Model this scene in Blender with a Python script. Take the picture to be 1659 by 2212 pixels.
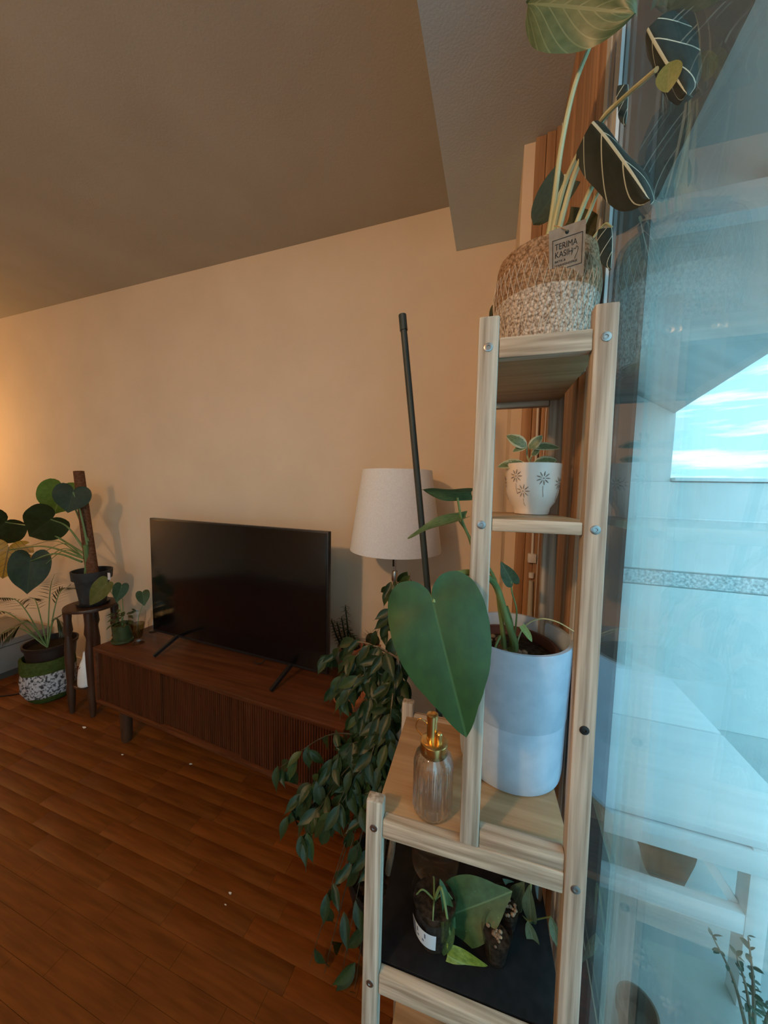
import bpy, bmesh, math, random
from mathutils import Vector, Matrix
random.seed(7)
R = math.radians
for o in list(bpy.data.objects): bpy.data.objects.remove(o)
SC = bpy.context.scene; COL = SC.collection
# ------------------------------------------------------------------ camera
F, CX, CY, ZC = 720.0, 829.5, 1106.0, 1.48
PITCH, ROLL, YAW = R(4.4), R(1.2), R(18.1)
fw = Vector((-math.sin(YAW)*math.cos(PITCH), math.cos(YAW)*math.cos(PITCH), -math.sin(PITCH)))
r0 = Vector((math.cos(YAW), math.sin(YAW), 0)); u0 = r0.cross(fw)
up = u0*math.cos(ROLL) - r0*math.sin(ROLL); rt = r0*math.cos(ROLL) + u0*math.sin(ROLL)
CAM = Vector((0, 0, ZC))
cd = bpy.data.cameras.new('camera'); cam = bpy.data.objects.new('camera', cd); COL.objects.link(cam)
cd.sensor_fit = 'HORIZONTAL'; cd.sensor_width = 36; cd.lens = 36*F/1659; cd.clip_start = .02; cd.clip_end = 300
m = Matrix((rt, up, -fw)).transposed().to_4x4(); m.translation = CAM; cam.matrix_world = m
SC.camera = cam
def ray(x, y): return fw + rt*((x-CX)/F) - up*((y-CY)/F)
def at(x, y, Y=None, Z=None, X=None):
    """a photograph pixel turned into a room point on the plane Y, Z or X"""
    r = ray(x, y)
    k = Y/r.y if Y is not None else ((Z-ZC)/r.z if Z is not None else X/r.x)
    return CAM + r*k
# ------------------------------------------------------------------ light
SC.view_settings.view_transform = 'Standard'; SC.view_settings.look = 'None'
SC.view_settings.exposure = 0.0; SC.view_settings.gamma = 1.0; SC.view_settings.use_curve_mapping = False
SKY = 1.0
W = bpy.data.worlds.new('evening_sky'); SC.world = W; W.use_nodes = True
nt = W.node_tree; nt.nodes.clear()
def wn(t, **k):
    n = nt.nodes.new(t)
    for a, b in k.items(): setattr(n, a, b)
    return n
wo = wn('ShaderNodeOutputWorld'); bg = wn('ShaderNodeBackground'); nt.links.new(bg.outputs[0], wo.inputs[0])
tc = wn('ShaderNodeTexCoord'); mp = wn('ShaderNodeMapping'); mp.inputs['Scale'].default_value = (2.2, 2.2, 16)
nz = wn('ShaderNodeTexNoise'); nz.inputs['Scale'].default_value = 1.6; nz.inputs['Detail'].default_value = 6; nz.inputs['Roughness'].default_value = .55
cr = wn('ShaderNodeValToRGB'); cr.color_ramp.elements[0].position = .52; cr.color_ramp.elements[1].position = .80
mx = wn('ShaderNodeMixRGB'); mx.inputs[1].default_value = (.13, .30, .38, 1); mx.inputs[2].default_value = (.60, 1.05, 1.25, 1)
nt.links.new(tc.outputs['Generated'], mp.inputs[0]); nt.links.new(mp.outputs[0], nz.inputs['Vector'])
nt.links.new(nz.outputs['Fac'], cr.inputs[0]); nt.links.new(cr.outputs[0], mx.inputs[0]); nt.links.new(mx.outputs[0], bg.inputs[0])
bg.inputs[1].default_value = 5.5
def lamp(name, loc, energy, color, rad):
    l = bpy.data.lights.new(name, 'POINT'); l.energy = energy; l.color = color; l.shadow_soft_size = rad
    o = bpy.data.objects.new(name, l); o.location = loc; COL.objects.link(o); return o
lamp('ceiling_lamp_light', (-.95, -1.13, 2.38), 73, (1, .54, .24), .06)      # warm pendant behind the photographer
lamp('corner_lamp_light', (-4.35, .9, 1.75), 26, (1, .52, .17), .12)          # warm lamp beyond the left edge
# ------------------------------------------------------------------ materials
MATS = {}
def mat(name, color=(.5, .5, .5), rough=.6, metal=0, spec=.4, sss=0, emit=None):
    if name in MATS: return MATS[name]
    m = bpy.data.materials.new(name); m.use_nodes = True; b = m.node_tree.nodes['Principled BSDF']
    b.inputs['Base Color'].default_value = (*color, 1); b.inputs['Roughness'].default_value = rough
    b.inputs['Metallic'].default_value = metal; b.inputs['Specular IOR Level'].default_value = spec
    MATS[name] = m; return m
def nd(m, t, **k):
    n = m.node_tree.nodes.new(t)
    for a, b in k.items():
        if a == 'inp':
            for i, v in b.items(): n.inputs[i].default_value = v
        else: setattr(n, a, b)
    return n
def lk(m, a, b): m.node_tree.links.new(a, b)
def ramp(m, stops):
    n = nd(m, 'ShaderNodeValToRGB'); e = n.color_ramp.elements
    while len(e) < len(stops): e.new(.5)
    for el, (p, c) in zip(e, stops): el.position = p; el.color = (*c, 1)
    return n
def math_(m, op, a, b=None, clamp=False):
    n = nd(m, 'ShaderNodeMath', operation=op, use_clamp=clamp)
    for i, v in enumerate((a, b)):
        if v is None: continue
        if isinstance(v, (int, float)): n.inputs[i].default_value = v
        else: lk(m, v, n.inputs[i])
    return n.outputs[0]
def noisy(name, c1, c2, scale=(5, 5, 5), rough=.6, bump=0, detail=4, coord='Object', metal=0, spec=.4, lo=.35, hi=.65, rand=0, bscale=None):
    """base colour mottled between c1 and c2, with optional fine relief and per-object variation"""
    if name in MATS: return MATS[name]
    m = mat(name, c1, rough, metal, spec); b = m.node_tree.nodes['Principled BSDF']
    t = nd(m, 'ShaderNodeTexCoord'); mp = nd(m, 'ShaderNodeMapping'); mp.inputs['Scale'].default_value = scale
    n = nd(m, 'ShaderNodeTexNoise', inp={'Scale': 1.0, 'Detail': detail})
    lk(m, t.outputs[coord], mp.inputs[0]); lk(m, mp.outputs[0], n.inputs['Vector'])
    r = ramp(m, [(lo, c1), (hi, c2)]); lk(m, n.outputs['Fac'], r.inputs[0]); out = r.outputs[0]
    if rand:
        oi = nd(m, 'ShaderNodeObjectInfo'); hs = nd(m, 'ShaderNodeHueSaturation')
        v = math_(m, 'MULTIPLY_ADD', oi.outputs['Random'], rand)
        m.node_tree.nodes[-1].inputs[2].default_value = 1-rand/2
        lk(m, v, hs.inputs['Value']); lk(m, out, hs.inputs['Color']); out = hs.outputs[0]
        ad = nd(m, 'ShaderNodeVectorMath', operation='ADD'); cmb = nd(m, 'ShaderNodeCombineXYZ')
        k = math_(m, 'MULTIPLY', oi.outputs['Random'], 37.0); lk(m, k, cmb.inputs[0]); lk(m, k, cmb.inputs[1])
        lk(m, mp.outputs[0], ad.inputs[0]); lk(m, cmb.outputs[0], ad.inputs[1]); lk(m, ad.outputs[0], n.inputs['Vector'])
    lk(m, out, b.inputs['Base Color'])
    if bump:
        bn = nd(m, 'ShaderNodeBump', inp={'Strength': bump, 'Distance': .002})
        src = n
        if bscale:
            src = nd(m, 'ShaderNodeTexNoise', inp={'Scale': bscale, 'Detail': 3}); lk(m, t.outputs[coord], src.inputs['Vector'])
        lk(m, src.outputs['Fac'], bn.inputs['Height']); lk(m, bn.outputs[0], b.inputs['Normal'])
    return m
SOFF = noisy('soffit_daylight_tint', (.55, .66, .72), (.59, .70, .76), (3, 3, 3), .95, .3, bscale=140, spec=.1)  # cool daylight on the soffit is put into its base colour
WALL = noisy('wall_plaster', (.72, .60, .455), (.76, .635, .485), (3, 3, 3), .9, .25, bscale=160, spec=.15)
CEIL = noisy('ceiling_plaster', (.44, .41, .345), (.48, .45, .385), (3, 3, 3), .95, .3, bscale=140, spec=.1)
BAMV = noisy('bamboo_upright', (.25, .205, .158), (.52, .465, .39), (130, 130, 2.2), .45, .12, spec=.35, rand=.12)
BAMH = noisy('bamboo_rail', (.27, .21, .15), (.55, .465, .365), (2.4, 130, 130), .45, .12, spec=.35, rand=.10)
BAMS = noisy('bamboo_board', (.34, .215, .11), (.48, .33, .19), (3, 60, 60), .42, .08, spec=.35)
OAKW = noisy('window_wood', (.30, .165, .085), (.45, .27, .15), (60, 60, 1.6), .5, .1, spec=.35)
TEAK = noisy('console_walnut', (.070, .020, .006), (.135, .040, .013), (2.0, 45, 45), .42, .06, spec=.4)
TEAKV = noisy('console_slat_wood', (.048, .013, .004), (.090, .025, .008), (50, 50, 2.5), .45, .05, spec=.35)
DARKW = noisy('dark_turned_wood', (.040, .018, .010), (.075, .032, .016), (30, 30, 4), .4, .05, spec=.4)
PLANK = noisy('parquet_strip', (.125, .034, .004), (.19, .055, .008), (5, 60, 20), .45, .05, spec=.3, rand=.30)
SUBF = mat('parquet_joint', (.075, .026, .006), .8)
BLACK = mat('black_plastic', (.012, .012, .013), .35)
SCREEN = mat('black_screen', (.003, .003, .0035), .16, spec=.5)
CHROME = mat('brushed_steel', (.55, .54, .52), .28, 1)
BRASS = mat('brass', (.75, .50, .20), .25, 1)
SHADE = noisy('lampshade_linen', (.72, .79, .87), (.78, .85, .93), (160, 160, 160), .9, .15, spec=.1)
CLAYP = noisy('terracotta', (.32, .125, .065), (.42, .17, .09), (14, 14, 14), .8, .1, spec=.2)
GREYP = noisy('grey_stoneware', (.39, .51, .66), (.45, .57, .72), (40, 40, 40), .55, .06, spec=.35)
BROWNP = mat('brown_plastic', (.085, .035, .025), .55)
SOIL = noisy('potting_soil', (.012, .009, .007), (.05, .036, .026), (120, 120, 120), .95, .9, bscale=150, spec=.1)
PEB = noisy('clay_pebble', (.16, .10, .06), (.30, .22, .15), (60, 60, 60), .85, .2, rand=.5)
GREENP = noisy('green_glaze', (.035, .05, .018), (.06, .075, .03), (30, 30, 30), .35, 0, spec=.5)
MATBLK = noisy('black_mat', (.003, .0035, .0045), (.008, .0085, .0105), (60, 60, 60), .6, .15, spec=.22)
STAKE = noisy('green_grey_stake', (.020, .030, .028), (.035, .05, .047), (60, 60, 8), .5, .2)
MOSS = noisy('coir_pole', (.10, .042, .022), (.17, .08, .045), (70, 70, 90), .95, .8, spec=.05)
CARD = noisy('kraft_card', (.34, .255, .19), (.40, .31, .24), (120, 120, 120), .85, 0, spec=.15)
INK = mat('black_ink', (.025, .022, .02), .7)
WHITEC = noisy('white_ceramic', (.74, .70, .67), (.80, .76, .73), (25, 25, 25), .30, 0, spec=.5)
PALE = noisy('grey_painted_board', (.17, .165, .155), (.22, .21, .20), (4, 4, 4), .85, .1)
EXTW = noisy('painted_terrace_wood', (.78, .82, .84), (.86, .89, .90), (2, 30, 30), .55, .05)
EXTP = noisy('terrace_render', (.74, .80, .81), (.80, .86, .87), (6, 6, 6), .8, .15)
EXTB = noisy('pebble_band', (.35, .42, .44), (.85, .9, .92), (60, 60, 60), .8, .5)
EAVE = noisy('eave_board', (.52, .58, .60), (.60, .66, .68), (2, 12, 2), .8, .1)
STEM = noisy('stem_green', (.10, .17, .055), (.16, .24, .09), (40, 40, 8), .5)
PALESTEM = noisy('pale_stem', (.38, .42, .24), (.50, .52, .33), (60, 60, 10), .45)
TWIG = noisy('dark_twig', (.035, .035, .02), (.06, .055, .03), (90, 90, 20), .8)
BARK = noisy('ficus_bark', (.16, .13, .09), (.27, .22, .16), (90, 90, 20), .85, .4)
DRY = noisy('dry_leaf', (.30, .19, .09), (.42, .29, .15), (50, 50, 50), .8, .3)
# glass: transparent with Fresnel reflection
def thin_glass(name, tint=(1, 1, 1), ior=1.5, rough=0.0):
    m = bpy.data.materials.new(name); m.use_nodes = True; n = m.node_tree; n.nodes.clear()
    out = nd(m, 'ShaderNodeOutputMaterial'); tr = nd(m, 'ShaderNodeBsdfTransparent'); gl = nd(m, 'ShaderNodeBsdfGlossy'); ms = nd(m, 'ShaderNodeMixShader')
    tr.inputs[0].default_value = (*tint, 1); gl.inputs['Roughness'].default_value = rough
    ge = nd(m, 'ShaderNodeNewGeometry'); fr = nd(m, 'ShaderNodeFresnel')
    i = math_(m, 'MULTIPLY_ADD', ge.outputs['Backfacing'], 1/ior-ior); m.node_tree.nodes[-1].inputs[2].default_value = ior
    lk(m, i, fr.inputs['IOR']); lk(m, fr.outputs[0], ms.inputs[0]); lk(m, tr.outputs[0], ms.inputs[1]); lk(m, gl.outputs[0], ms.inputs[2])
    lk(m, ms.outputs[0], out.inputs[0]); MATS[name] = m; return m
def solid_glass(name, ior, col=(1, 1, 1), clear=.4):
    m = bpy.data.materials.new(name); m.use_nodes = True; m.node_tree.nodes.clear(); o = nd(m, 'ShaderNodeOutputMaterial'); g = nd(m, 'ShaderNodeBsdfGlass')
    g.inputs['IOR'].default_value = ior; g.inputs['Roughness'].default_value = .02; g.inputs['Color'].default_value = (*col, 1); t = nd(m, 'ShaderNodeBsdfTransparent'); x = nd(m, 'ShaderNodeMixShader'); x.inputs[0].default_value = clear
    lk(m, g.outputs[0], x.inputs[1]); lk(m, t.outputs[0], x.inputs[2]); lk(m, x.outputs[0], o.inputs[0]); return m
RIBG = solid_glass('ribbed_glass', 1.46, clear=.22)
PANE = thin_glass('window_glass', (.97, .985, .985), 1.5)
CLEAR = thin_glass('clear_glass', (.985, .99, .99), 1.5, .02)
def leafmat(name, dark, light, vein, midw=.02, sidev=0.0, nside=6, rough=.38, slant=.55, edge=None, mottle=0, mcol=(.5, .5, .3), trans=.12):
    """leaf blade: UV.x runs base to tip, UV.y across; veins, rim and variegation are the leaf's own colouring"""
    m = mat(name, dark, rough, 0, .45); b = m.node_tree.nodes['Principled BSDF']
    uv = nd(m, 'ShaderNodeUVMap'); sp = nd(m, 'ShaderNodeSeparateXYZ'); lk(m, uv.outputs[0], sp.inputs[0])
    v = math_(m, 'ABSOLUTE', math_(m, 'SUBTRACT', sp.outputs[1], .5)); v2 = math_(m, 'MULTIPLY', v, 2.0)
    t = nd(m, 'ShaderNodeTexCoord'); n = nd(m, 'ShaderNodeTexNoise', inp={'Scale': 9.0, 'Detail': 3}); lk(m, uv.outputs[0], n.inputs['Vector'])
    r = ramp(m, [(.35, dark), (.68, light)]); lk(m, n.outputs['Fac'], r.inputs[0]); col = r.outputs[0]
    if mottle:
        n2 = nd(m, 'ShaderNodeTexNoise', inp={'Scale': 5.0, 'Detail': 5, 'Roughness': .7}); mpp = nd(m, 'ShaderNodeMapping'); mpp.inputs['Scale'].default_value = (1, 2.2, 1)
        lk(m, uv.outputs[0], mpp.inputs[0]); lk(m, mpp.outputs[0], n2.inputs['Vector'])
        f = math_(m, 'MULTIPLY', math_(m, 'GREATER_THAN', n2.outputs['Fac'], 1-mottle), .85)
        x = nd(m, 'ShaderNodeMixRGB'); lk(m, f, x.inputs[0]); lk(m, col, x.inputs[1]); x.inputs[2].default_value = (*mcol, 1); col = x.outputs[0]
    if edge:
        f = math_(m, 'GREATER_THAN', math_(m, 'ADD', v2, math_(m, 'MULTIPLY', n.outputs['Fac'], .5)), edge[0])
        x = nd(m, 'ShaderNodeMixRGB'); lk(m, f, x.inputs[0]); lk(m, col, x.inputs[1]); x.inputs[2].default_value = (*edge[1], 1); col = x.outputs[0]
    f = math_(m, 'LESS_THAN', v2, midw)
    if sidev:
        s = math_(m, 'FRACT', math_(m, 'MULTIPLY', math_(m, 'SUBTRACT', sp.outputs[0], math_(m, 'MULTIPLY', v2, slant)), nside))
        f2 = math_(m, 'LESS_THAN', math_(m, 'ABSOLUTE', math_(m, 'SUBTRACT', s, .5)), sidev)
        f = math_(m, 'MAXIMUM', f, f2)
    x = nd(m, 'ShaderNodeMixRGB'); lk(m, f, x.inputs[0]); lk(m, col, x.inputs[1]); x.inputs[2].default_value = (*vein, 1); col = x.outputs[0]
    lk(m, col, b.inputs['Base Color'])
    if trans:
        o = [q for q in m.node_tree.nodes if q.type == 'OUTPUT_MATERIAL'][0]; tl = nd(m, 'ShaderNodeBsdfTranslucent'); ms = nd(m, 'ShaderNodeMixShader'); ms.inputs[0].default_value = trans
        lk(m, col, tl.inputs[0]); lk(m, b.outputs[0], ms.inputs[1]); lk(m, tl.outputs[0], ms.inputs[2]); lk(m, ms.outputs[0], o.inputs[0])
    return m
L_FIC = leafmat('ficus_leaf', (.014, .035, .012), (.028, .062, .022), (.04, .075, .03), .03, rough=.42)
L_FIC2 = leafmat('ficus_leaf_pale', (.03, .062, .016), (.045, .085, .024), (.05, .09, .03), .03, rough=.45)
L_MON = leafmat('monstera_leaf', (.012, .024, .005), (.022, .040, .009), (.035, .06, .018), .015, rough=.6)
L_MONB = leafmat('monstera_leaf_fresh', (.10, .19, .03), (.15, .25, .05), (.2, .3, .09), .03)
L_MONY = leafmat('monstera_leaf_yellow', (.42, .22, .02), (.52, .30, .04), (.2, .12, .03), .03, .05, 6)
L_BIG = leafmat('philodendron_leaf', (.016, .056, .011), (.025, .080, .017), (.04, .105, .032), .018, .0, rough=.45)
L_PHI = leafmat('philodendron_small', (.06, .12, .05), (.10, .17, .075), (.14, .2, .1), .04)
L_YNG = leafmat('young_leaf', (.22, .30, .08), (.30, .38, .12), (.3, .38, .16), .04)
L_POT = leafmat('pothos_leaf', (.035, .09, .032), (.055, .13, .05), (.10, .2, .09), .02, mottle=.34, mcol=(.16, .27, .11))
L_PY = leafmat('pothos_leaf_lime', (.10, .17, .02), (.22, .30, .05), (.2, .3, .1), .03)
L_HOY = leafmat('hoya_leaf', (.07, .13, .08), (.12, .19, .13), (.18, .26, .2), .04)
L_ALO = leafmat('alocasia_leaf', (.010, .020, .018), (.020, .034, .030), (.48, .56, .48), .06, .028, 2.6, rough=.5, slant=.42, trans=.05)
L_ALU = leafmat('alocasia_underside', (.075, .125, .060), (.115, .17, .085), (.16, .22, .12), .04, .07, 7)
L_ALD = leafmat('alocasia_leaf_dull', (.038, .044, .016), (.055, .062, .024), (.06, .07, .03), .03, rough=.7)
L_PEP = leafmat('peperomia_leaf', (.12, .18, .09), (.20, .27, .14), (.2, .28, .16), .02, edge=(.92, (.48, .50, .33)), rough=.3)
L_PALM = leafmat('palm_leaflet', (.016, .028, .010), (.028, .045, .018), (.03, .05, .02), .05)
L_CUT = leafmat('cutting_leaf', (.018, .042, .009), (.03, .062, .015), (.05, .09, .03), .03, rough=.6)
L_OLV = leafmat('olive_pothos', (.10, .115, .03), (.14, .15, .045), (.14, .15, .06), .03)
# ------------------------------------------------------------------ mesh helpers
class MB:
    def __init__(s, M=None): s.v, s.f, s.uv, s.M = [], [], {}, M
    def add(s, vs, fs):
        o = len(s.v); s.v += [Vector(p) for p in vs]; s.f += [tuple(i+o for i in f) for f in fs]; return s
    def box(s, a, b, bev=0.0):
        x0, y0, z0 = a; x1, y1, z1 = b
        if bev <= 0:
            return s.add([(x0, y0, z0), (x1, y0, z0), (x1, y1, z0), (x0, y1, z0), (x0, y0, z1), (x1, y0, z1), (x1, y1, z1), (x0, y1, z1)],
                         [(0, 3, 2, 1), (4, 5, 6, 7), (0, 1, 5, 4), (1, 2, 6, 5), (2, 3, 7, 6), (3, 0, 4, 7)])
        bm = bmesh.new(); bmesh.ops.create_cube(bm, size=1)
        for v in bm.verts: v.co = Vector(((x0+x1)/2+v.co.x*(x1-x0), (y0+y1)/2+v.co.y*(y1-y0), (z0+z1)/2+v.co.z*(z1-z0)))
        bmesh.ops.bevel(bm, geom=bm.edges[:], offset=bev, segments=2, affect='EDGES', profile=.5)
        bm.verts.index_update(); s.add([v.co.copy() for v in bm.verts], [[v.index for v in f.verts] for f in bm.faces]); bm.free(); return s
    def lathe(s, prof, c=(0, 0, 0), n=32, ax=None, closed=False, rfun=None):
        """prof: (radius, height) pairs spun about z through c"""
        o = len(s.v); k = len(prof)
        Q = ax.to_track_quat('Z', 'Y').to_matrix() if ax is not None else None
        for i in range(n):
            a = 2*math.pi*i/n
            for j, (r, z) in enumerate(prof):
                rr = rfun(a, j, r) if rfun else r
                p = Vector((rr*math.cos(a), rr*math.sin(a), z))
                if Q: p = Q @ p
                s.v.append(p+Vector(c))
        for i in range(n):
            for j in range(k-1 if not closed else k):
                j2 = (j+1) % k; i2 = (i+1) % n
                s.f.append((o+i*k+j, o+i2*k+j, o+i2*k+j2, o+i*k+j2))
        if not closed:
            if prof[0][0] > 1e-6: s.f.append(tuple(o+i*k for i in range(n-1, -1, -1)))
            if prof[-1][0] > 1e-6: s.f.append(tuple(o+i*k+k-1 for i in range(n)))
        return s
    def tube(s, pts, rad, n=8, caps=True):
        pts = [Vector(p) for p in pts]; o = len(s.v); m_ = len(pts)
        rad = [rad]*m_ if isinstance(rad, (int, float)) else rad
        ref = None
        for i, p in enumerate(pts):
            d = (pts[min(i+1, m_-1)]-pts[max(i-1, 0)]).normalized()
            if ref is None: ref = d.orthogonal().normalized()
            else: ref = (ref-d*ref.dot(d)).normalized()
            q = d.cross(ref)
            for j in range(n):
                a = 2*math.pi*j/n; s.v.append(p+(ref*math.cos(a)+q*math.sin(a))*rad[i])
        for i in range(m_-1):
            for j in range(n):
                j2 = (j+1) % n; s.f.append((o+i*n+j, o+i*n+j2, o+(i+1)*n+j2, o+(i+1)*n+j))
        if caps: s.f.append(tuple(o+j for j in range(n-1, -1, -1))); s.f.append(tuple(o+(m_-1)*n+j for j in range(n)))
        return s
    def ball(s, c, r, seg=8, ring=6, sq=(1, 1, 1)):
        prof = [(r*math.sin(math.pi*j/ring), -r*math.cos(math.pi*j/ring)) for j in range(ring+1)]
        o = len(s.v); s.lathe([(max(a, 1e-5), b) for a, b in prof], (0, 0, 0), seg)
        for i in range(o, len(s.v)): v = s.v[i]; s.v[i] = Vector((v.x*sq[0]+c[0], v.y*sq[1]+c[1], v.z*sq[2]+c[2]))
        return s
    def mesh(s, name, mt, smooth=True, ang=40):
        me = bpy.data.meshes.new(name); me.from_pydata([(s.M @ p if s.M else p)[:] for p in s.v], [], s.f); me.materials.append(mt)
        if smooth:
            me.polygons.foreach_set('use_smooth', [True]*len(me.polygons)); me.set_sharp_from_angle(angle=R(ang))
        me.update(); return me
    def build(s, name, mt, parent=None, smooth=True, ang=40): return link(name, s.mesh(name, mt, smooth, ang), parent)
def link(name, me, parent=None):
    o = bpy.data.objects.new(name, me); COL.objects.link(o)
    if parent is not None: adopt(o, parent)
    return o
def adopt(o, parent):
    o.parent = parent
    P = Matrix.Translation(parent['base']) if parent.type == 'EMPTY' else Matrix.Identity(4)
    o.matrix_parent_inverse = P.inverted()
def thing(name, label, cat, loc, group=None):
    o = bpy.data.objects.new(name, None); o.empty_display_size = .05; COL.objects.link(o); o.location = loc; o['base'] = tuple(loc)
    o['label'] = label; o['category'] = cat
    if group: o['group'] = group
    return o
def tag(o, label, cat, group=None, kind=None):
    o['label'] = label; o['category'] = cat
    if group: o['group'] = group
    if kind: o['kind'] = kind
    return o
def struct(o, label=None):
    o['kind'] = 'structure'
    if label: o['label'] = label
    return o
def spline(pts, n=24):
    """Catmull-Rom through pts"""
    P = [Vector(p) for p in pts]; P = [P[0]*2-P[1]]+P+[P[-1]*2-P[-2]]; out = []
    segs = len(P)-3
    for i in range(n+1):
        t = i/n*segs; k = min(int(t), segs-1); t -= k; a, b, c, d = P[k:k+4]
        out.append(.5*((2*b)+(c-a)*t+(2*a-5*b+4*c-d)*t*t+(3*b-a-3*c+d)*t**3))
    return out
def leaf_mesh(name, mt, w=.5, prof='oval', lobe=0.0, fold=.15, bend=.15, wave=0.0, nu=14, nv=8, asym=0.0, cuts=0, roll=0.0):
    """unit-length blade along +x, normal +z. w = full width / length; lobe = how far the basal lobes reach back"""
    vs, fs, uvs = [], [], []
    def width(u):
        if prof == 'heart': a = (1-u)**.72*(.62+1.35*u-.55*u*u)/.86; return max(a, 0) if u > 0 else .62/.86
        if prof == 'lance': return max((math.sin(math.pi*min(1, u**.8))**.9), 0)*(1-.25*u)*1.12
        if prof == 'ficus': return math.sin(math.pi*min(1, (u/.86))**.85)**.95 if u < .86 else .02+.10*(1-u)/.14*0
        if prof == 'arrow': return (.70+.9*u)*(1-u)**.62/.93
        return math.sin(math.pi*u**.85)**.7
    for i in range(nu+1):
        u = i/nu
        for j in range(-nv//2, nv//2+1):
            v = j/(nv//2); av = abs(v); wd = w/2*width(u)
            if cuts and av > .3:
                wd *= 1-.42*max(0, math.sin(u*math.pi*2*cuts))**6*(av-.3)/.7
            x = u-lobe*(av**1.6)*(1-u)**2.2+lobe*.18*(1-u)*(av > .98)
            y = wd*v
            if lobe: y = wd*math.copysign(av**.92, v)
            z = fold*abs(y)-bend*u*u+wave*math.sin(u*9+v*2.5)*av*.06
            if roll: z += -roll*(abs(y)**2)*6
            vs.append((x, y, z)); uvs.append((u, .5+v/2))
    k = nv+1
    for i in range(nu):
        for j in range(nv): fs.append((i*k+j, (i+1)*k+j, (i+1)*k+j+1, i*k+j+1))
    me = bpy.data.meshes.new(name); me.from_pydata(vs, [], fs); me.materials.append(mt)
    ul = me.uv_layers.new(name='UVMap')
    for p in me.polygons:
        for li in p.loop_indices: ul.data[li].uv = uvs[me.loops[li].vertex_index]
    me.polygons.foreach_set('use_smooth', [True]*len(me.polygons)); me.update(); return me
HEART = [(0, 1.0), (4, .93), (10, .81), (20, .695), (35, .58), (52, .485), (70, .425), (90, .39), (110, .37), (130, .325), (150, .235), (166, .135), (180, .06)]
BROAD = [(0, 1.0), (5, .92), (12, .84), (25, .77), (40, .70), (58, .63), (75, .58), (95, .55), (115, .53), (135, .49), (152, .38), (167, .22), (180, .09)]
def heart_mesh(name, mt, tab=HEART, ws=1.0, fold=.12, bend=.12, wave=.2, nt_=40, ns=7, cuts=0, cup=0.0):
    """heart blade grown from the petiole point: polar outline, unit length to the tip along +x"""
    def rad(t):
        t = abs(t)
        for (a, p), (b, q) in zip(tab, tab[1:]):
            if t <= b: k = (t-a)/(b-a); return p+(q-p)*k
        return tab[-1][1]
    vs, uvs, fs = [(0, 0, 0)], [(.23, .5)], []
    for j in range(nt_+1):
        th = -180+360*j/nt_; th = math.copysign(180*(abs(th)/180)**1.25, th)
        for i in range(1, ns+1):
            k = i/ns; r = rad(th)*k
            if cuts and i > ns*.45: r *= 1-.30*max(0, math.cos(R(th)*cuts))**8*(k-.45)/.55*(25 < abs(th) < 150)
            x, y = r*math.cos(R(th)), r*math.sin(R(th))*ws
            z = fold*abs(y)-bend*(x*abs(x))+wave*.05*math.sin(R(th)*5)*k*k-cup*y*y*2
            vs.append((x, y, z)); uvs.append(((x+.3)/1.3, .5+y))
    for j in range(nt_):
        a, b = 1+j*ns, 1+(j+1)*ns; fs.append((0, a, b))
        for i in range(ns-1): fs.append((a+i, a+i+1, b+i+1, b+i))
    me = bpy.data.meshes.new(name); me.from_pydata(vs, [], fs); me.materials.append(mt); ul = me.uv_layers.new(name='UVMap')
    for p in me.polygons:
        for li in p.loop_indices: ul.data[li].uv = uvs[me.loops[li].vertex_index]
    me.polygons.foreach_set('use_smooth', [True]*len(me.polygons)); me.update(); return me
def put_leaf(me, base, tip, nrm, parent, name='leaf', wscale=1.0, label=None):
    base, tip, nrm = Vector(base), Vector(tip), Vector(nrm); d = tip-base; L = d.length; x = d/L
    z = nrm-x*nrm.dot(x); z = z.normalized() if z.length > 1e-5 else x.orthogonal().normalized(); y = z.cross(x)
    Mx = Matrix((x*L, y*L*wscale, z*L)).transposed().to_4x4(); Mx.translation = base
    o = bpy.data.objects.new(name, me); COL.objects.link(o); adopt(o, parent); o.matrix_basis = Mx
    if label: o['label'] = label
    return o
def toward_cam(p): return (CAM-Vector(p)).normalized()
def stem(pts, r0_, r1_, mt, parent, name='stem', n=18, sides=7):
    P = spline(pts, n); return MB().tube(P, [r0_+(r1_-r0_)*i/n for i in range(n+1)], sides).build(name, mt, parent)
# ================================================================== the setting
WY = R(-.8)
def wallY(x): return 1.645+math.tan(WY)*x
XG = .160                                   # window glass plane
ZS, ZCEIL = 2.572, 2.775                    # soffit underside, ceiling
floor = struct(MB().box((-5.3, -3.3, -.12), (.30, 1.85, -.006)).build('floor', SUBF, smooth=False), 'brown strip parquet floor')
pw, pl = .066, .46
variants = []
for L in (.40, .31, .48):
    variants.append(MB().box((.0003, .0003, -.006), (L-.0003, pw-.0003, 0), .0005).mesh('plank', PLANK, True))
rest = MB(); row = 0; y = 1.72-pw
while y > -3.28:
    x = -5.28+random.random()*.4-.4; k = 0
    while x < .22:
        i = random.choice((0, 0, 1, 2)); L = (.40, .31, .48)[i]
        if y > .72 and x > -3.9 and x+L < .25:
            o = link('plank', variants[i], floor); o.location = (x, y, random.uniform(-.0004, 0)); o.matrix_parent_inverse = Matrix.Identity(4)
        else: rest.box((max(x, -5.29)+.0004, y+.0004, -.006), (min(x+L, .29)-.0004, y+pw-.0004, 0))
        x += L
    y -= pw; row += 1
ro = rest.build('plank_field', PLANK, floor, smooth=False); ro['kind'] = 'stuff'
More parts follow.
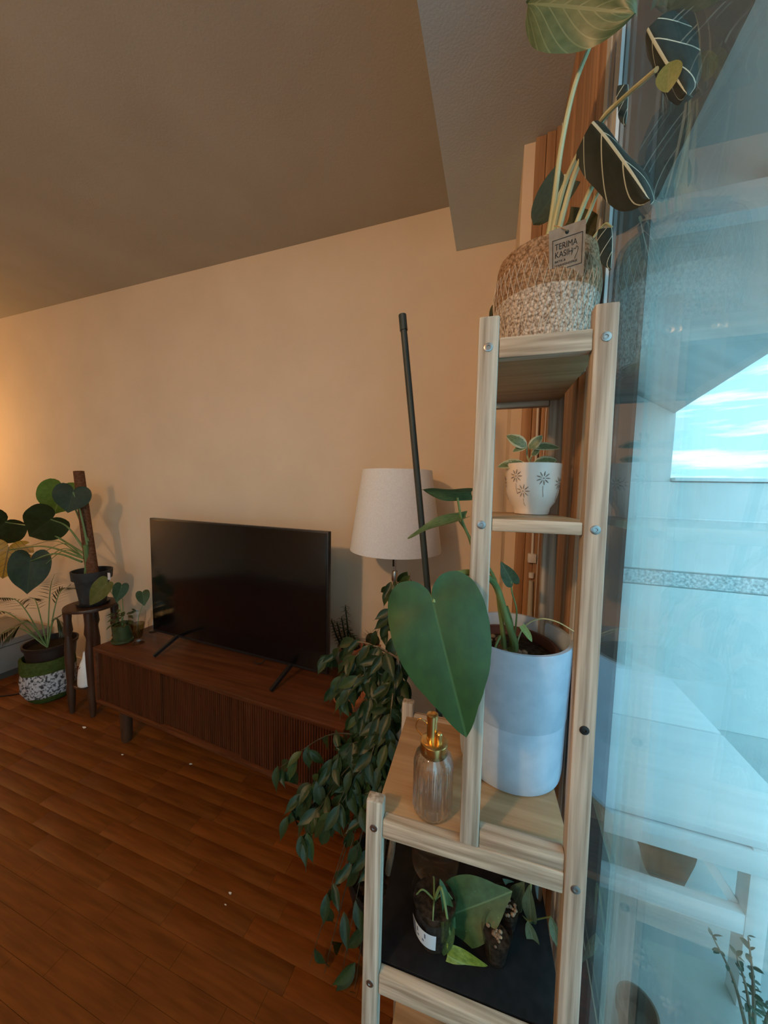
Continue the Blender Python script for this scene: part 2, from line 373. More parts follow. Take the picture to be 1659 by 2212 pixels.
wb = MB(); wb.add([(-5.3, wallY(-5.3), 0), (.30, wallY(.3), 0), (.30, wallY(.3), ZCEIL), (-5.3, wallY(-5.3), ZCEIL), (-5.3, 1.95, 0), (.30, 1.95, 0), (.30, 1.95, ZCEIL), (-5.3, 1.95, ZCEIL)],
                  [(0, 1, 2, 3), (5, 4, 7, 6), (4, 0, 3, 7), (1, 5, 6, 2), (3, 2, 6, 7), (4, 5, 1, 0)])
struct(wb.build('wall_back', WALL, smooth=False), 'warm lit plain plaster wall behind the television')
struct(MB().box((-5.45, -3.3, 0), (-5.3, 1.95, ZCEIL)).build('wall_left', WALL, smooth=False), 'plaster wall beyond the left edge')
rw = MB()  # rear wall, with an opening made for the added daylight window
for a, b in (((-5.3, 0), (-1.5, ZCEIL)), ((-.1, 0), (.30, ZCEIL)), ((-1.5, 0), (-.1, .85)), ((-1.5, 2.35), (-.1, ZCEIL))): rw.box((a[0], -3.45, a[1]), (b[0], -3.3, b[1]))
struct(rw.build('wall_rear', WALL, smooth=False), 'plaster wall behind the photographer with an opening for the added window')
struct(MB().box((.13, -3.3, 0), (.30, -2.6, ZCEIL)).build('wall_right', WALL, smooth=False), 'short plaster wall beside the glazing')
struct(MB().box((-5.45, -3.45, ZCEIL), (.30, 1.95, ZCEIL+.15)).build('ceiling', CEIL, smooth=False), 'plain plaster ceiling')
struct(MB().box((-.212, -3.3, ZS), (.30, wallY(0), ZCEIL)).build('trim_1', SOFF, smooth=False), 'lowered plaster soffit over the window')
struct(MB().box((.045, 1.222, 0), (.30, 1.66, ZS)).build('wall_pier', WALL, smooth=False), 'narrow plaster pier between wall and window')
bb = MB(); bb.add([(-5.3, wallY(-5.3)-.012, 0), (.045, wallY(.045)-.012, 0), (.045, wallY(.045)-.012, .07), (-5.3, wallY(-5.3)-.012, .07), (-5.3, wallY(-5.3), .07), (.045, wallY(.045), .07)], [(0, 1, 2, 3), (3, 2, 5, 4)])
struct(bb.build('baseboard_back', WALL, smooth=False), 'low painted skirting along the back wall')
# window: wooden jamb, frame boards, double glazing
win = thing('window_1', 'tall wood framed glazing beside the plant stand', 'window', (.16, .6, 0)); win['kind'] = 'structure'; del win['category']
for a, b in [((.078, 1.206, 0), (.108, 1.222, ZS)), ((.109, 1.200, 0), (.134, 1.222, ZS)), ((.1345, 1.19, 0), (.146, 1.222, ZS))]:
    MB().box(a, b, .0025).build('jamb_board', OAKW, win)
for a, b in [((.148, 1.00, 0), (.21, 1.222, ZS)), ((.152, .86, 0), (.21, .998, ZS)), ((.147, .765, 0), (.21, .858, ZS)), ((.150, .712, 0), (.21, .763, ZS))]:
    MB().box(a, b, .003).build('frame_board', OAKW, win)
GASK = mat('grey_gasket', (.30, .31, .32), .5); WGASK = mat('white_gasket', (.72, .72, .72), .5)
MB().box((.1462, 1.185, 0), (.1485, 1.195, ZS)).build('gasket', WGASK, win, False)
MB().box((.151, .686, 0), (.159, .711, ZS)).build('gasket', mat('pale_aluminium', (.55, .60, .63), .4), win, False)
MB().box((.153, .668, 0), (.159, .685, ZS)).build('gasket', GASK, win, False)
MB().box((.1592, .6398, 0), (.21, .7115, ZS)).build('rebate', mat('dark_rebate', (.075, .06, .052), .7), win, False)
MB().box((.1545, .640, 0), (.159, .667, ZS)).build('glazing_bead', mat('pale_aluminium', (.55, .60, .63), .4), win, False)
MB().box((XG, -2.6, 0), (XG+.004, .6395, ZS)).build('pane', PANE, win, False)
MB().box((XG+.022, -2.6, 0), (XG+.026, .6395, ZS)).build('pane', PANE, win, False)
MB().box((XG-.004, -2.6, 0), (XG+.032, .638, .03)).build('sill_rail', OAKW, win, False)
w2 = thing('added_window', 'unseen window added behind the photographer for more daylight', 'window', (-.8, -3.38, .85)); w2['kind'] = 'structure'; del w2['category']  # unseen window, added to bring more blue daylight into the room
for a, b in (((-1.5, .85), (-1.44, 2.35)), ((-.16, .85), (-.1, 2.35)), ((-1.44, .85), (-.16, .91)), ((-1.44, 2.29), (-.16, 2.35)), ((-.83, .91), (-.77, 2.29))): MB().box((a[0], -3.41, a[1]), (b[0], -3.35, b[1]), .003).build('frame_board', OAKW, w2)
MB().box((-1.44, -3.385, .91), (-.16, -3.381, 2.29)).build('pane', PANE, w2, False)
# operating rod of the window bolt, hung on the jamb
RODM = mat('white_rod', (.62, .63, .63), .35); RODG = mat('grey_rod_grip', (.42, .44, .42), .5)
b0 = at(1162, 905, Y=1.185); b1 = at(1143, 1360, Y=1.185)
rod = thing('bolt_rod', 'white window bolt rod with grey grip hanging on the wooden jamb', 'window rod', (b1.x, b1.y, b1.z))
def rp(t): return b0.lerp(b1, t)
MB().tube([at(1175, 560, Y=1.185), rp(.63)], .0038, 8).build('rod', RODM, rod)
MB().box((rp(.62).x-.013, 1.178, rp(.655).z-.012), (rp(.62).x+.013, 1.199, rp(.655).z+.018), .003).build('bracket', RODM, rod)
MB().tube([rp(.72), rp(.745)], .0085, 10).build('collar', RODM, rod)
MB().tube([rp(.76), rp(.94)], [.0072, .0088], 12).build('grip', RODG, rod)
MB().tube([rp(.94), rp(1.04)], .0052, 10).build('end_pin', CHROME, rod)
# ================================================================== outside the window
ground = struct(MB().box((.4, -40, -6.2), (60, 60, -6)).build('ground', noisy('far_ground', (.26, .29, .28), (.36, .38, .36), (1, 1, 1), .9), smooth=False), 'distant ground below the terrace')
struct(MB().box((.30, -3.4, -.25), (3.4, 2.75, -.03)).build('terrace_floor', noisy('terrace_tile', (.50, .56, .56), (.60, .66, .66), (3, 3, 3), .7, .1), smooth=False), 'grey terrace floor outside')
tw = struct(MB().box((.835, 2.62, -.03), (4.0, 2.74, 1.55)).build('wall_terrace', EXTP, smooth=False), 'pale terrace parapet outside the window')
MB().box((.835, 2.60, .875), (4.0, 2.62, .965)).build('pebble_band', EXTB, tw, False)
MB().box((.835, 2.600, .975), (4.0, 2.62, 1.545), .004).build('panel', EXTP, tw, False)
MB().box((.835, 2.600, -.03), (4.0, 2.62, .865), .004).build('panel', EXTP, tw, False)
MB().tube([(.89, 2.575, 1.317), (4.0, 2.575, 1.285)], .006, 8).build('cable', EXTW, tw)
MB().box((1.082, 2.58, 1.552), (4.0, 2.76, 1.575), .004).build('coping', EXTW, tw, False)
struct(MB().box((.26, 2.56, -.03), (.834, 2.9, 2.6)).build('wall_outer', noisy('grey_brown_cladding', (.15, .16, .165), (.20, .21, .215), (4, 4, 40), .8, .1), smooth=False), 'dark clad outside wall at the end of the terrace')
struct(MB().box((.836, 2.63, 1.551), (1.08, 2.9, 2.6)).build('wall_upper', EXTP, smooth=False), 'pale upper wall under the eave outside')
EZ = lambda y: 1.985+(2.6-y)*.116
def eave_part(x0, x1, t):
    q = lambda x, y: EZ(y)+.52*(1.07-x)/.85
    return MB().add([(x1, 3.2, q(x1, 3.2)), (x1, .4, q(x1, .4)), (x0, .4, q(x0, .4)), (x0, 3.2, q(x0, 3.2)), (x1, 3.2, q(x1, 3.2)+t), (x1, .4, q(x1, .4)+t), (x0, .4, q(x0, .4)+t), (x0, 3.2, q(x0, 3.2)+t)],
        [(0, 1, 2, 3), (7, 6, 5, 4), (0, 4, 5, 1), (3, 2, 6, 7), (0, 3, 7, 4), (1, 5, 6, 2)])
struct(eave_part(.485, 1.07, .10).build('roof_eave', EAVE, smooth=False), 'sloping pale underside of the roof eave outside')
struct(eave_part(.22, .484, .10).build('eave_soffit', noisy('brown_soffit_board', (.17, .13, .115), (.22, .17, .15), (30, 2, 30), .8, .1), smooth=False), 'brown boarded inner part of the eave outside')
p0 = at(1430, 465, Y=1.25); p1 = at(1659, 440, Y=1.25)
struct(MB().box((.235, 1.25, p0.z-.03), (1.0, 1.31, p0.z+.05), .004).build('trim_2', EAVE, smooth=False), 'cross beam under the eave outside')
# garden table
tb = thing('garden_table', 'white wooden garden table with slatted top and braced legs outside', 'table', (.62, 1.63, -.03))
for y0, y1 in ((1.165, 1.655), (1.665, 2.11)): MB().box((.30, y0, .475), (.93, y1, .50), .004).build('table_board', EXTW, tb)
MB().box((.315, 1.155, .40), (.92, 1.18, .47), .003).build('apron', EXTW, tb)
MB().box((.315, 2.07, .40), (.92, 2.095, .47), .003).build('apron', EXTW, tb)
for lx in (.325, .745):
    for ly in (1.16, 2.05): MB().box((lx, ly, -.03), (lx+.05, ly+.05, .475), .003).build('leg', EXTW, tb)
MB().box((.33, 1.162, .20), (.76, 1.192, .265), .003).build('stretcher', EXTW, tb)
MB().tube([(.645, 1.205, .40), (.755, 1.205, .235)], .016, 4).build('brace', EXTW, tb, False)
MB().tube([(.55, 1.215, .375), (.65, 1.215, .405)], .010, 4).build('brace', EXTW, tb, False)
wc = thing('watering_can', 'brown watering can with thin spout under the white garden table', 'watering can', (.70, 1.50, -.03))
CANM = mat('brown_can', (.13, .095, .07), .6); c = Vector((.70, 1.50, -.03))
MB().lathe([(.052, 0), (.066, .02), (.090, .13), (.094, .16), (.072, .205), (.036, .215)], c, 9).build('body', CANM, wc)
MB().tube([c+Vector((.055, 0, .06)), c+Vector((.10, .0, .15)), c+Vector((.145, 0, .185))], [.014, .010, .008], 8).build('spout', CANM, wc)
MB().tube(spline([c+Vector((-.03, 0, .22)), c+Vector((-.085, 0, .20)), c+Vector((-.088, 0, .12)), c+Vector((-.064, 0, .08))], 14), .006, 6).build('handle', CANM, wc)
tr = noisy('weathered_pot', (.16, .12, .09), (.24, .18, .13), (20, 20, 20), .85)
for (px, py, r_, h_, lb) in ((1372, 2230, .045, .08, 'brown outdoor pot standing on the terrace below the table'),):
    q = at(px, py, Z=.0); q = Vector((q.x, q.y, -.03)); t = thing('outdoor_pot', lb, 'pot', q)
    MB().lathe([(r_*.72, 0), (r_, h_), (r_*1.08, h_), (r_*1.08, h_+.03), (r_*.96, h_+.03), (r_*.9, h_-.02), (.001, h_-.02)], q, 22).build('body', tr, t)
SHR = leafmat('shrub_leaf', (.05, .09, .06), (.10, .15, .10), (.12, .16, .1), .05); shl = leaf_mesh('leaf', SHR, .5, 'oval', nu=6, nv=4)
def shrub(px, py, Y, h, spread, nleaf, label, seed):
    rnd = random.Random(seed); q = at(px, py, Y=Y); base = Vector((q.x, q.y, -.03)); t = thing('terrace_shrub', label, 'shrub', base, None)
    pot = MB().lathe([(.034, 0), (.044, .07), (.048, .08), (.042, .08), (.040, .07), (.001, .07)], base, 18).build('pot', tr, t)
    for k in range(5):
        a = rnd.uniform(0, 6.28); e = base+Vector((math.cos(a)*spread*rnd.uniform(.3, 1), math.sin(a)*spread*rnd.uniform(.3, 1), .08+h*rnd.uniform(.6, 1)))
        P = spline([base+Vector((0, 0, .065)), base.lerp(e, .5)+Vector((0, 0, .08)), e], 12); MB().tube(P, [.005-.0035*i/12 for i in range(13)], 5).build('stem', BARK, t)
        for i in range(nleaf//5):
            p = P[rnd.randint(4, 12)]; d = Vector((rnd.uniform(-1, 1), rnd.uniform(-1, 1), rnd.uniform(-.3, .7))).normalized()*rnd.uniform(.014, .026)
            put_leaf(shl, p, p+d, (rnd.uniform(-.5, .5), rnd.uniform(-.5, .5), 1), t)
shrub(1655, 2090, 1.0, .30, .13, 60, 'leafy shrub in a pot beside the white garden table outside', 3)
shrub(1590, 2200, .82, .12, .12, 45, 'low bushy shrub on the terrace at the lower right', 5)
# far buildings
fb = thing('far_building', 'distant low building with railing on the horizon outside', 'building', (15.5, 19, -6))
FBM = noisy('far_wall', (.55, .6, .6), (.62, .66, .66), (1, 1, 1), .9)
MB().box((13.2, 19, -6), (22, 24, 1.9)).build('wall', FBM, fb, False); MB().box((12.9, 18.6, 1.9), (22.4, 24.4, 2.2)).build('roof', mat('far_roof', (.2, .26, .28), .8), fb, False)
for i in range(12): MB().box((13.5+i*.42, 18.86, .9), (13.72+i*.42, 19, 1.7)).build('window', mat('far_window', (.8, .88, .9), .3), fb, False)
fc = thing('far_house', 'distant pale flat roofed house on the horizon outside', 'building', (10, 20, -6))
MB().box((8.4, 20, -6), (12.3, 24, 1.86)).build('wall', mat('far_pale', (.85, .86, .84), .9), fc, False); MB().box((8.2, 19.8, 1.86), (12.5, 24.2, 1.95)).build('roof', FBM, fc, False)
# ================================================================== television console
CO = Vector((-2.107, 1.216, 0)); CYAW = R(-3.8); CM = Matrix.Translation(CO) @ Matrix.Rotation(CYAW, 4, 'Z'); CL, CD, CT = 1.602, .40, .543
def cw(u, v, z): return CM @ Vector((u, v, z))
con = thing('television_console', 'long low walnut television console with grooved sliding doors', 'console', CO+Vector((.7, .2, 0)))
MB(CM).box((0, 0, CT-.022), (CL, CD, CT), .003).build('top_panel', TEAK, con)
MB(CM).box((0, .002, .215), (CL, CD, .235), .003).build('bottom_panel', TEAK, con)
for u in (0, CL-.022): MB(CM).box((u, .001, .235), (u+.022, CD, CT-.022), .002).build('side_panel', TEAK, con)
MB(CM).box((.022, CD-.012, .235), (CL-.022, CD, CT-.022)).build('back_panel', TEAKV, con, False)
d0 = [.024, .545, 1.065, CL-.024]
for i in range(3):
    a, b = d0[i]+.002, d0[i+1]-.002; off = .012 if i != 1 else .022
    d = MB(CM); d.box((a, off+.006, .237), (b, off+.016, CT-.024)); n = int((b-a)/.0125)
    for k in range(n):
        x0 = a+(b-a)*k/n; x1 = a+(b-a)*(k+.72)/n; d.box((x0, off, .237), (x1, off+.006, CT-.024))
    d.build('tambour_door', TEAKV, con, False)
for u in (.17, CL-.17):
    for v in (.06, CD-.06):
        MB(CM).lathe([(.024, 0), (.028, .02), (.030, .215)], (u, v, 0), 16).build('leg', DARKW, con)
    MB(CM).box((u-.02, .05, .195), (u+.02, CD-.05, .215)).build('leg_rail', DARKW, con, False)
# television
TO = Vector((-1.859, 1.378, 0)); TM = Matrix.Translation(TO) @ Matrix.Rotation(R(-2.92), 4, 'Z'); TW, Tb, Tt = 1.170, .608, 1.273
tv = thing('television', 'large black flat television switched off on the walnut console', 'television', TM @ Vector((TW/2, 0, CT)))
MB(TM).box((0, .004, Tb), (TW, .030, Tt), .003).build('housing', BLACK, tv)
MB(TM).box((.12, .030, Tb+.06), (TW-.12, .062, Tb+.42), .012).build('rear_cover', BLACK, tv)
MB(TM).box((.008, 0, Tb+.016), (TW-.008, .0045, Tt-.008), .001).build('screen', SCREEN, tv)
for u in (.20, .97):
    f = MB(TM)
    for v in (-.135, .135): f.tube([(u-.02*(v < 0), .017+v, CT+.007), (u, .017, Tb+.01)], [.0105, .0125], 4)
    f.build('foot', BLACK, tv, False)
MB(TM).tube(spline([(.80, .06, .66), (.79, .03, .585), (.74, .03, .556), (.70, .05, .553)], 14), .003, 6).build('cable', BLACK, tv)
# a thin wooden tray behind the television
tag(MB(CM).box((.215, .345, CT+.001), (.62, .395, CT+.016), .003).build('wooden_tray', noisy('light_tray', (.30, .17, .08), (.40, .24, .12), (4, 60, 60), .5)), 'light wooden tray lying behind the television foot', 'tray')
# ================================================================== floor lamp
LX, LY = -.408, 1.425
fl = thing('floor_lamp', 'steel floor lamp with a tapered cream linen shade', 'lamp', (LX, LY, 0))
MB().lathe([(.105, 0), (.105, .012), (.10, .018), (.012, .024)], (LX, LY, 0), 32).build('base', CHROME, fl)
MB().tube([(LX, LY, .02), (LX, LY, 1.10)], .0085, 12).build('pole', CHROME, fl)
MB().tube([(LX, LY, 1.03), (LX, LY, 1.42)], .006, 12).build('upper_pole', CHROME, fl)
MB().lathe([(.013, 1.055), (.014, 1.06), (.014, 1.095), (.012, 1.10)], (LX, LY, 0), 16).build('collar', CHROME, fl)
zb, zt = 1.197, 1.552
MB().lathe([(.203, zb), (.204, zb+.003), (.1535, zt-.003), (.152, zt), (.150, zt-.002), (.2005, zb+.002)], (LX, LY, 0), 56, closed=True).build('shade', SHADE, fl)
sp = MB()
for k in range(3):
    a = k*2.094+.4; sp.tube([(LX, LY, zt-.02), (LX+.151*math.cos(a), LY+.151*math.sin(a), zt-.012)], .0022, 6)
sp.build('shade_spider', CHROME, fl)
bu = MB().lathe([(.016, 1.40), (.018, 1.42), (.016, 1.45), (.034, 1.50), (.030, 1.53), (.001, 1.545)], (LX, LY, 0), 18).build('bulb', mat('opal_bulb', (.8, .78, .74), .3), fl)
pc = at(850, 1215, Y=LY-.05)
ch = MB().tube([(pc.x, LY-.05, 1.40), (pc.x, LY-.05, pc.z+.02)], .0012, 5).build('pull_chain', CHROME, fl)
MB().tube([(pc.x, LY-.05, pc.z-.017), (pc.x, LY-.05, pc.z+.02)], .0045, 8).build('pull_knob', DARKW, ch)
# ================================================================== plant table, moss-pole monstera, palm
SX, SY = -2.42, 1.40
st = thing('plant_table', 'dark turned wood two tier round plant table', 'plant table', (SX, SY, 0))
ZT = .690
MB().lathe([(.125, ZT-.022), (.135, ZT-.018), (.137, ZT-.008), (.133, ZT)], (SX, SY, 0), 36).build('table_top', DARKW, st)
MB().lathe([(.098, .175), (.106, .180), (.106, .192), (.098, .196)], (SX, SY, 0), 32).build('lower_shelf', DARKW, st)
legprof = [(r_*1.45, z_) for r_, z_ in [(.009, 0), (.013, .06), (.016, .17), (.012, .20), (.0135, .215), (.016, .33), (.0165, .42), (.011, .50), (.012, .515), (.017, .54), (.0135, .60), (.016, ZT-.03), (.016, ZT-.02)]]
for k in range(4):
    a = R(-38+90*k); MB().lathe(legprof, (SX+.115*math.cos(a), SY+.115*math.sin(a), 0), 14).build('leg', DARKW, st)
PX, PY = -2.405, 1.405
mo = thing('monstera_plant', 'monstera on a coir pole in a black pot on the dark plant table', 'plant', (PX, PY, ZT))
MB().lathe([(.078, 0), (.084, .006), (.086, .020), (.080, .020), (.001, .010)], (PX, PY, ZT), 30).build('saucer', BLACK, mo)
POT = noisy('charcoal_pot', (.020, .020, .020), (.034, .034, .034), (30, 30, 30), .6)
MB().lathe([(.066, .012), (.088, .165), (.101, .168), (.105, .222), (.098, .222), (.094, .185), (.001, .185)], (PX, PY, ZT), 34).build('pot', POT, mo)
MB().lathe([(.093, .0), (.001, .012)], (PX, PY, ZT+.187), 24).build('soil', SOIL, mo)
pb = Vector((PX+.02, PY-.01, ZT+.19)); ptop = at(170, 1018, Y=PY-.01)
MB().tube([pb, pb.lerp(ptop, .5), ptop], [.033, .029, .027], 18).build('coir_pole', MOSS, mo)
hub = pb+Vector((-.03, -.02, .14))
MB().tube(spline([pb+Vector((-.01, -.03, -.01)), hub+Vector((.02, 0, -.05)), hub+Vector((.03, -.01, .06))], 10), [.013]*11, 8).build('main_stem', STEM, mo)
def mon(px_b, px_t, Yb, Yt, me, nrm=None, via=None, label=None, ws=1.0):
    b = at(*px_b, Y=Yb); t = at(*px_t, Y=Yt)
    put_leaf(me, b, t, nrm if nrm else toward_cam(b)+Vector((0, 0, .35)), mo, label=label, wscale=ws)
    return b
mh = heart_mesh('leaf', L_MON, BROAD, .95, .10, .10, .5)
mhb = heart_mesh('leaf', L_MONB, BROAD, .85, .5, .05, .4)
mhy = heart_mesh('leaf', L_MONY, BROAD, .95, .05, .12, .6, nt_=72, cuts=9)
C1 = toward_cam((PX, PY, 1.4))
bs = [(mon((158, 1063), (146, 1108), 1.33, 1.30, mh, C1+Vector((0, 0, .2)), ws=1.28), hub+Vector((.03, 0, .06))),
      (mon((133, 1056), (117, 1112), 1.43, 1.42, mhb, C1+Vector((.1, 0, .1)), label='fresh pale green leaf', ws=1.2), hub+Vector((.04, 0, .08))),
      (mon((110, 1122), (56, 1162), 1.34, 1.30, mh, C1+Vector((0, 0, .15))), hub+Vector((.01, 0, .02))),
      (mon((12, 1128), (-28, 1172), 1.36, 1.33, mh, C1+Vector((0, 0, .2)), ws=1.15), hub),
      (mon((18, 1188), (4, 1252), 1.30, 1.27, mhy, C1+Vector((.1, 0, .3)), label='yellowed split leaf', ws=1.15), hub+Vector((-.01, 0, -.03))),
      (mon((66, 1212), (58, 1284), 1.28, 1.24, mh, C1+Vector((.1, 0, .25)), ws=.88), hub+Vector((-.01, -.01, -.05)))]
for b, h in bs:
    mid = h.lerp(b, .5)+Vector((0, 0, .05)); stem([h, mid, b], .0065, .0035, STEM, mo, 'petiole')
for e in ((90, 1215, 1.35), (95, 1192, 1.38), (60, 1180, 1.4), (92, 1224, 1.33)):
    q = at(*e[:2], Y=e[2]); stem([hub+Vector((0, 0, -.03)), hub.lerp(q, .45)+Vector((0, 0, .06)), q], .0032, .0018, STEM, mo, 'aerial_root')
q = at(236, 1245, Y=PY-.11); tag_o = MB().box((q.x-.012, q.y-.001, q.z-.02), (q.x+.008, q.y+.001, q.z+.02)).build('plant_label', mat('label_paper', (.6, .58, .6), .6), mo, False)
# palm
FX, FY = -2.82, 1.37
pm = thing('potted_palm', 'feathery palm in a green and white fleece planter on the floor', 'plant', (FX, FY, 0))
FLE = noisy('speckled_fleece', (.05, .05, .05), (.50, .48, .50), (70, 70, 60), .98, 1.0, bscale=110, spec=.05, lo=.40, hi=.54)
GRB = noisy('green_felt', (.045, .065, .015), (.075, .095, .025), (60, 60, 60), .95, .4, spec=.05)
def lump(a, j, r): return r*(1+.035*math.sin(3*a+j)+.02*math.sin(7*a+2*j))
MB().lathe([(.085, 0), (.105, .02), (.122, .055)], (FX, FY, 0), 40, rfun=lump).build('planter_base', GRB, pm)
MB().lathe([(.121, .05), (.138, .09), (.140, .16), (.135, .215)], (FX, FY, 0), 40, rfun=lump).build('fleece_band', FLE, pm)
MB().lathe([(.134, .210), (.138, .23), (.136, .30), (.128, .30), (.126, .22)], (FX, FY, 0), 40, rfun=lump).build('planter_cuff', GRB, pm)
MB().lathe([(.115, .20), (.130, .36), (.140, .365), (.142, .385), (.132, .385), (.128, .345), (.001, .345)], (FX, FY+.015, 0), 36).build('inner_pot', mat('dark_brown_plastic', (.022, .012, .009), .5), pm)
MB().lathe([(.125, .0), (.001, .01)], (FX, FY+.015, .348), 24).build('soil', SOIL, pm)
plf = leaf_mesh('leaflet', L_PALM, .085, 'lance', 0, .3, .10, nu=5, nv=2)
rnd = random.Random(11); pbase = Vector((FX+.03, FY-.02, .36))
fr_tips = [((-60, 1330), 1.30), ((-10, 1290), 1.28), ((20, 1372), 1.22), ((150, 1265), 1.50), ((138, 1355), 1.40), ((62, 1290), 1.45), ((118, 1240), 1.55), ((-30, 1395), 1.2)]
for (pt, Yt) in fr_tips:
    e = at(*pt, Y=Yt); P = spline([pbase, pbase.lerp(e, .5)+Vector((0, 0, .13)), e], 22)
    MB().tube(P, [.0048-.0038*i/22 for i in range(23)], 6).build('frond_rib', STEM, pm)
    for i in range(9, 23):
        d = (P[min(i+1, 22)]-P[i-1]).normalized(); s = d.cross(Vector((0, 0, 1))).normalized()
        for sg in (-1, 1):
            L = (.12-.05*abs(i-15)/8)*rnd.uniform(.85, 1.1); v = (d*.75+s*sg*.60+Vector((0, 0, -.38))).normalized()*L
            put_leaf(plf, P[i], P[i]+v, Vector((0, 0, 1)), pm, 'leaflet')
# low grey bench at the left edge and its neighbour cable
lb = thing('low_bench', 'low grey panelled bench at the left edge behind the palm', 'bench', (-3.6, 1.2, 0))
MB().box((-3.95, .95, .05), (-3.375, 1.66, .24), .004).build('body', PALE, lb); MB().box((-3.97, .94, .245), (-3.365, 1.66, .29), .004).build('seat_board', PALE, lb)
MB().box((-3.93, 1.0, 0), (-3.39, 1.65, .05)).build('plinth', mat('dark_plinth', (.05, .045, .04), .8), lb, False)
cpts = [at(-20, 1506, Z=.004), at(20, 1502, Z=.004), at(50, 1497, Z=.004)]
tag(MB().tube(spline(cpts, 16), .004, 6).build('power_cable', BLACK), 'thin black cable on the floor at the left edge', 'cable')
# white vase on the lower tier
vq = at(168, 1484, Z=.197); vb = Vector((vq.x+.02, vq.y+.035, .197)); va = thing('white_vase', 'white ceramic bottle vase with side hole on the lower tier', 'vase', vb)
vv = MB().lathe([(.036, 0), (.041, .005), (.0425, .02), (.041, .06), (.036, .105), (.026, .145), (.0145, .175), (.0105, .20), (.009, .215), (.0065, .214), (.007, .195)], vb, 28).build('body', WHITEC, va)
MB().lathe([(.0001, 0), (.007, .0005), (.0085, -.001)], vb+Vector((-.004, -.030, .125)), 14, ax=Vector((-.45, -1, .5))).build('hole', mat('hole_dark', (.03, .012, .008), .8), va)
# things on the console's left end
q = at(248, 1392, Z=CT); gp = Vector((q.x, q.y+.045, CT)); pt_ = thing('pothos_plant', 'trailing plant in a green glazed pot on the console', 'plant', gp)
MB().lathe([(.048, 0), (.056, .004), (.057, .016), (.046, .018), (.001, .01)], gp, 28).build('saucer', GREENP, pt_)
MB().lathe([(.040, .012), (.046, .02), (.052, .095), (.053, .105), (.048, .105), (.046, .088), (.001, .088)], gp, 28).build('pot', GREENP, pt_)
c1 = heart_mesh('leaf', L_CUT, HEART, 1.0, .12, .12, .3); c2 = heart_mesh('leaf', L_OLV, HEART, .72, .15, .22, .2); c3 = leaf_mesh('leaf', L_CUT, .55, 'lance', 0, .2, .2, nu=6, nv=4)
gt = gp+Vector((0, 0, .09))
b1_ = at(228, 1262, Y=gp.y-.02); put_leaf(c2, b1_, at(181, 1312, Y=gp.y-.07), toward_cam(b1_)+Vector((0, 0, .5)), pt_, label='long olive green leaf')
b2_ = at(262, 1266, Y=gp.y); put_leaf(c1, b2_, at(252, 1302, Y=gp.y-.03), toward_cam(b2_)+Vector((.3, 0, .2)), pt_)
stem([gt, gt+Vector((-.02, 0, .12)), b1_], .0025, .0018, STEM, pt_); stem([gt, gt+Vector((.01, 0, .10)), b2_], .0025, .0018, STEM, pt_)
for k in range(34):
    a = rnd.uniform(0, 6.28); p = gt+Vector((math.cos(a)*rnd.uniform(0, .07), math.sin(a)*rnd.uniform(0, .05), rnd.uniform(0, .09))); d = Vector((math.cos(a), math.sin(a), rnd.uniform(-.6, .4))).normalized()*rnd.uniform(.025, .045)
    put_leaf(c3, p, p+d, (rnd.uniform(-.4, .4), -.4, 1), pt_)
q = at(287, 1394, Z=CT); gv = Vector((q.x, q.y+.03, CT)); vz = thing('glass_vase', 'clear footed glass vase holding a heart leaf cutting on the console', 'vase', gv)
MB().lathe([(.032, 0), (.034, .006), (.022, .018), (.020, .03), (.032, .08), (.042, .15), (.044, .185), (.0415, .185), (.039, .15), (.029, .08), (.016, .035), (.001, .03)], gv, 28).build('glass', CLEAR, vz)
MB().lathe([(.018, .034), (.0285, .08), (.035, .118), (.001, .118)], gv, 20).build('water', thin_glass('tinted_water', (.55, .58, .42), 1.33), vz)
b3_ = at(308, 1281, Y=gv.y); put_leaf(c1, b3_, at(312, 1308, Y=gv.y-.02), toward_cam(b3_), vz, ws if False else 'leaf', 1.1)
stem([gv+Vector((0, 0, .05)), gv+Vector((.01, 0, .15)), at(310, 1300, Y=gv.y), b3_], .002, .0015, STEM, vz)
for k in range(4):
    a = k*1.6; stem([gv+Vector((0, 0, .115)), gv+Vector((.012*math.cos(a), .012*math.sin(a), .08)), gv+Vector((.018*math.cos(a+1), .018*math.sin(a+1), .045))], .0015, .0008, BARK, vz, 'root')
q = at(318, 1372, Z=CT); g2 = Vector((q.x-.01, q.y+.05, CT)); gb = thing('glass_bottle', 'small clear glass carafe partly hidden by the television', 'carafe', g2)
MB().lathe([(.026, 0), (.030, .01), (.030, .07), (.014, .10), (.012, .135), (.016, .14), (.0135, .14), (.010, .13), (.012, .10), (.027, .068), (.026, .012), (.001, .010)], g2, 24).build('glass', CLEAR, gb)
q = at(206, 1392, Z=CT); dl = put_leaf(leaf_mesh('dried_leaf', DRY, .6, 'oval', 0, .3, -.4, .8), (0, 0, 0), (1, 0, 0), (0, 0, 1), con, 'dried_leaf'); dl.parent = None
qq = Vector((q.x+.035, q.y+.05, CT+.012)); dl.matrix_basis = Matrix.Translation(qq) @ Matrix.Rotation(R(55), 4, 'Z') @ Matrix.Rotation(R(-20), 4, 'Y') @ Matrix.Scale(.085, 4); tag(dl, 'curled dry beige leaf on the left corner of the console', 'leaf')
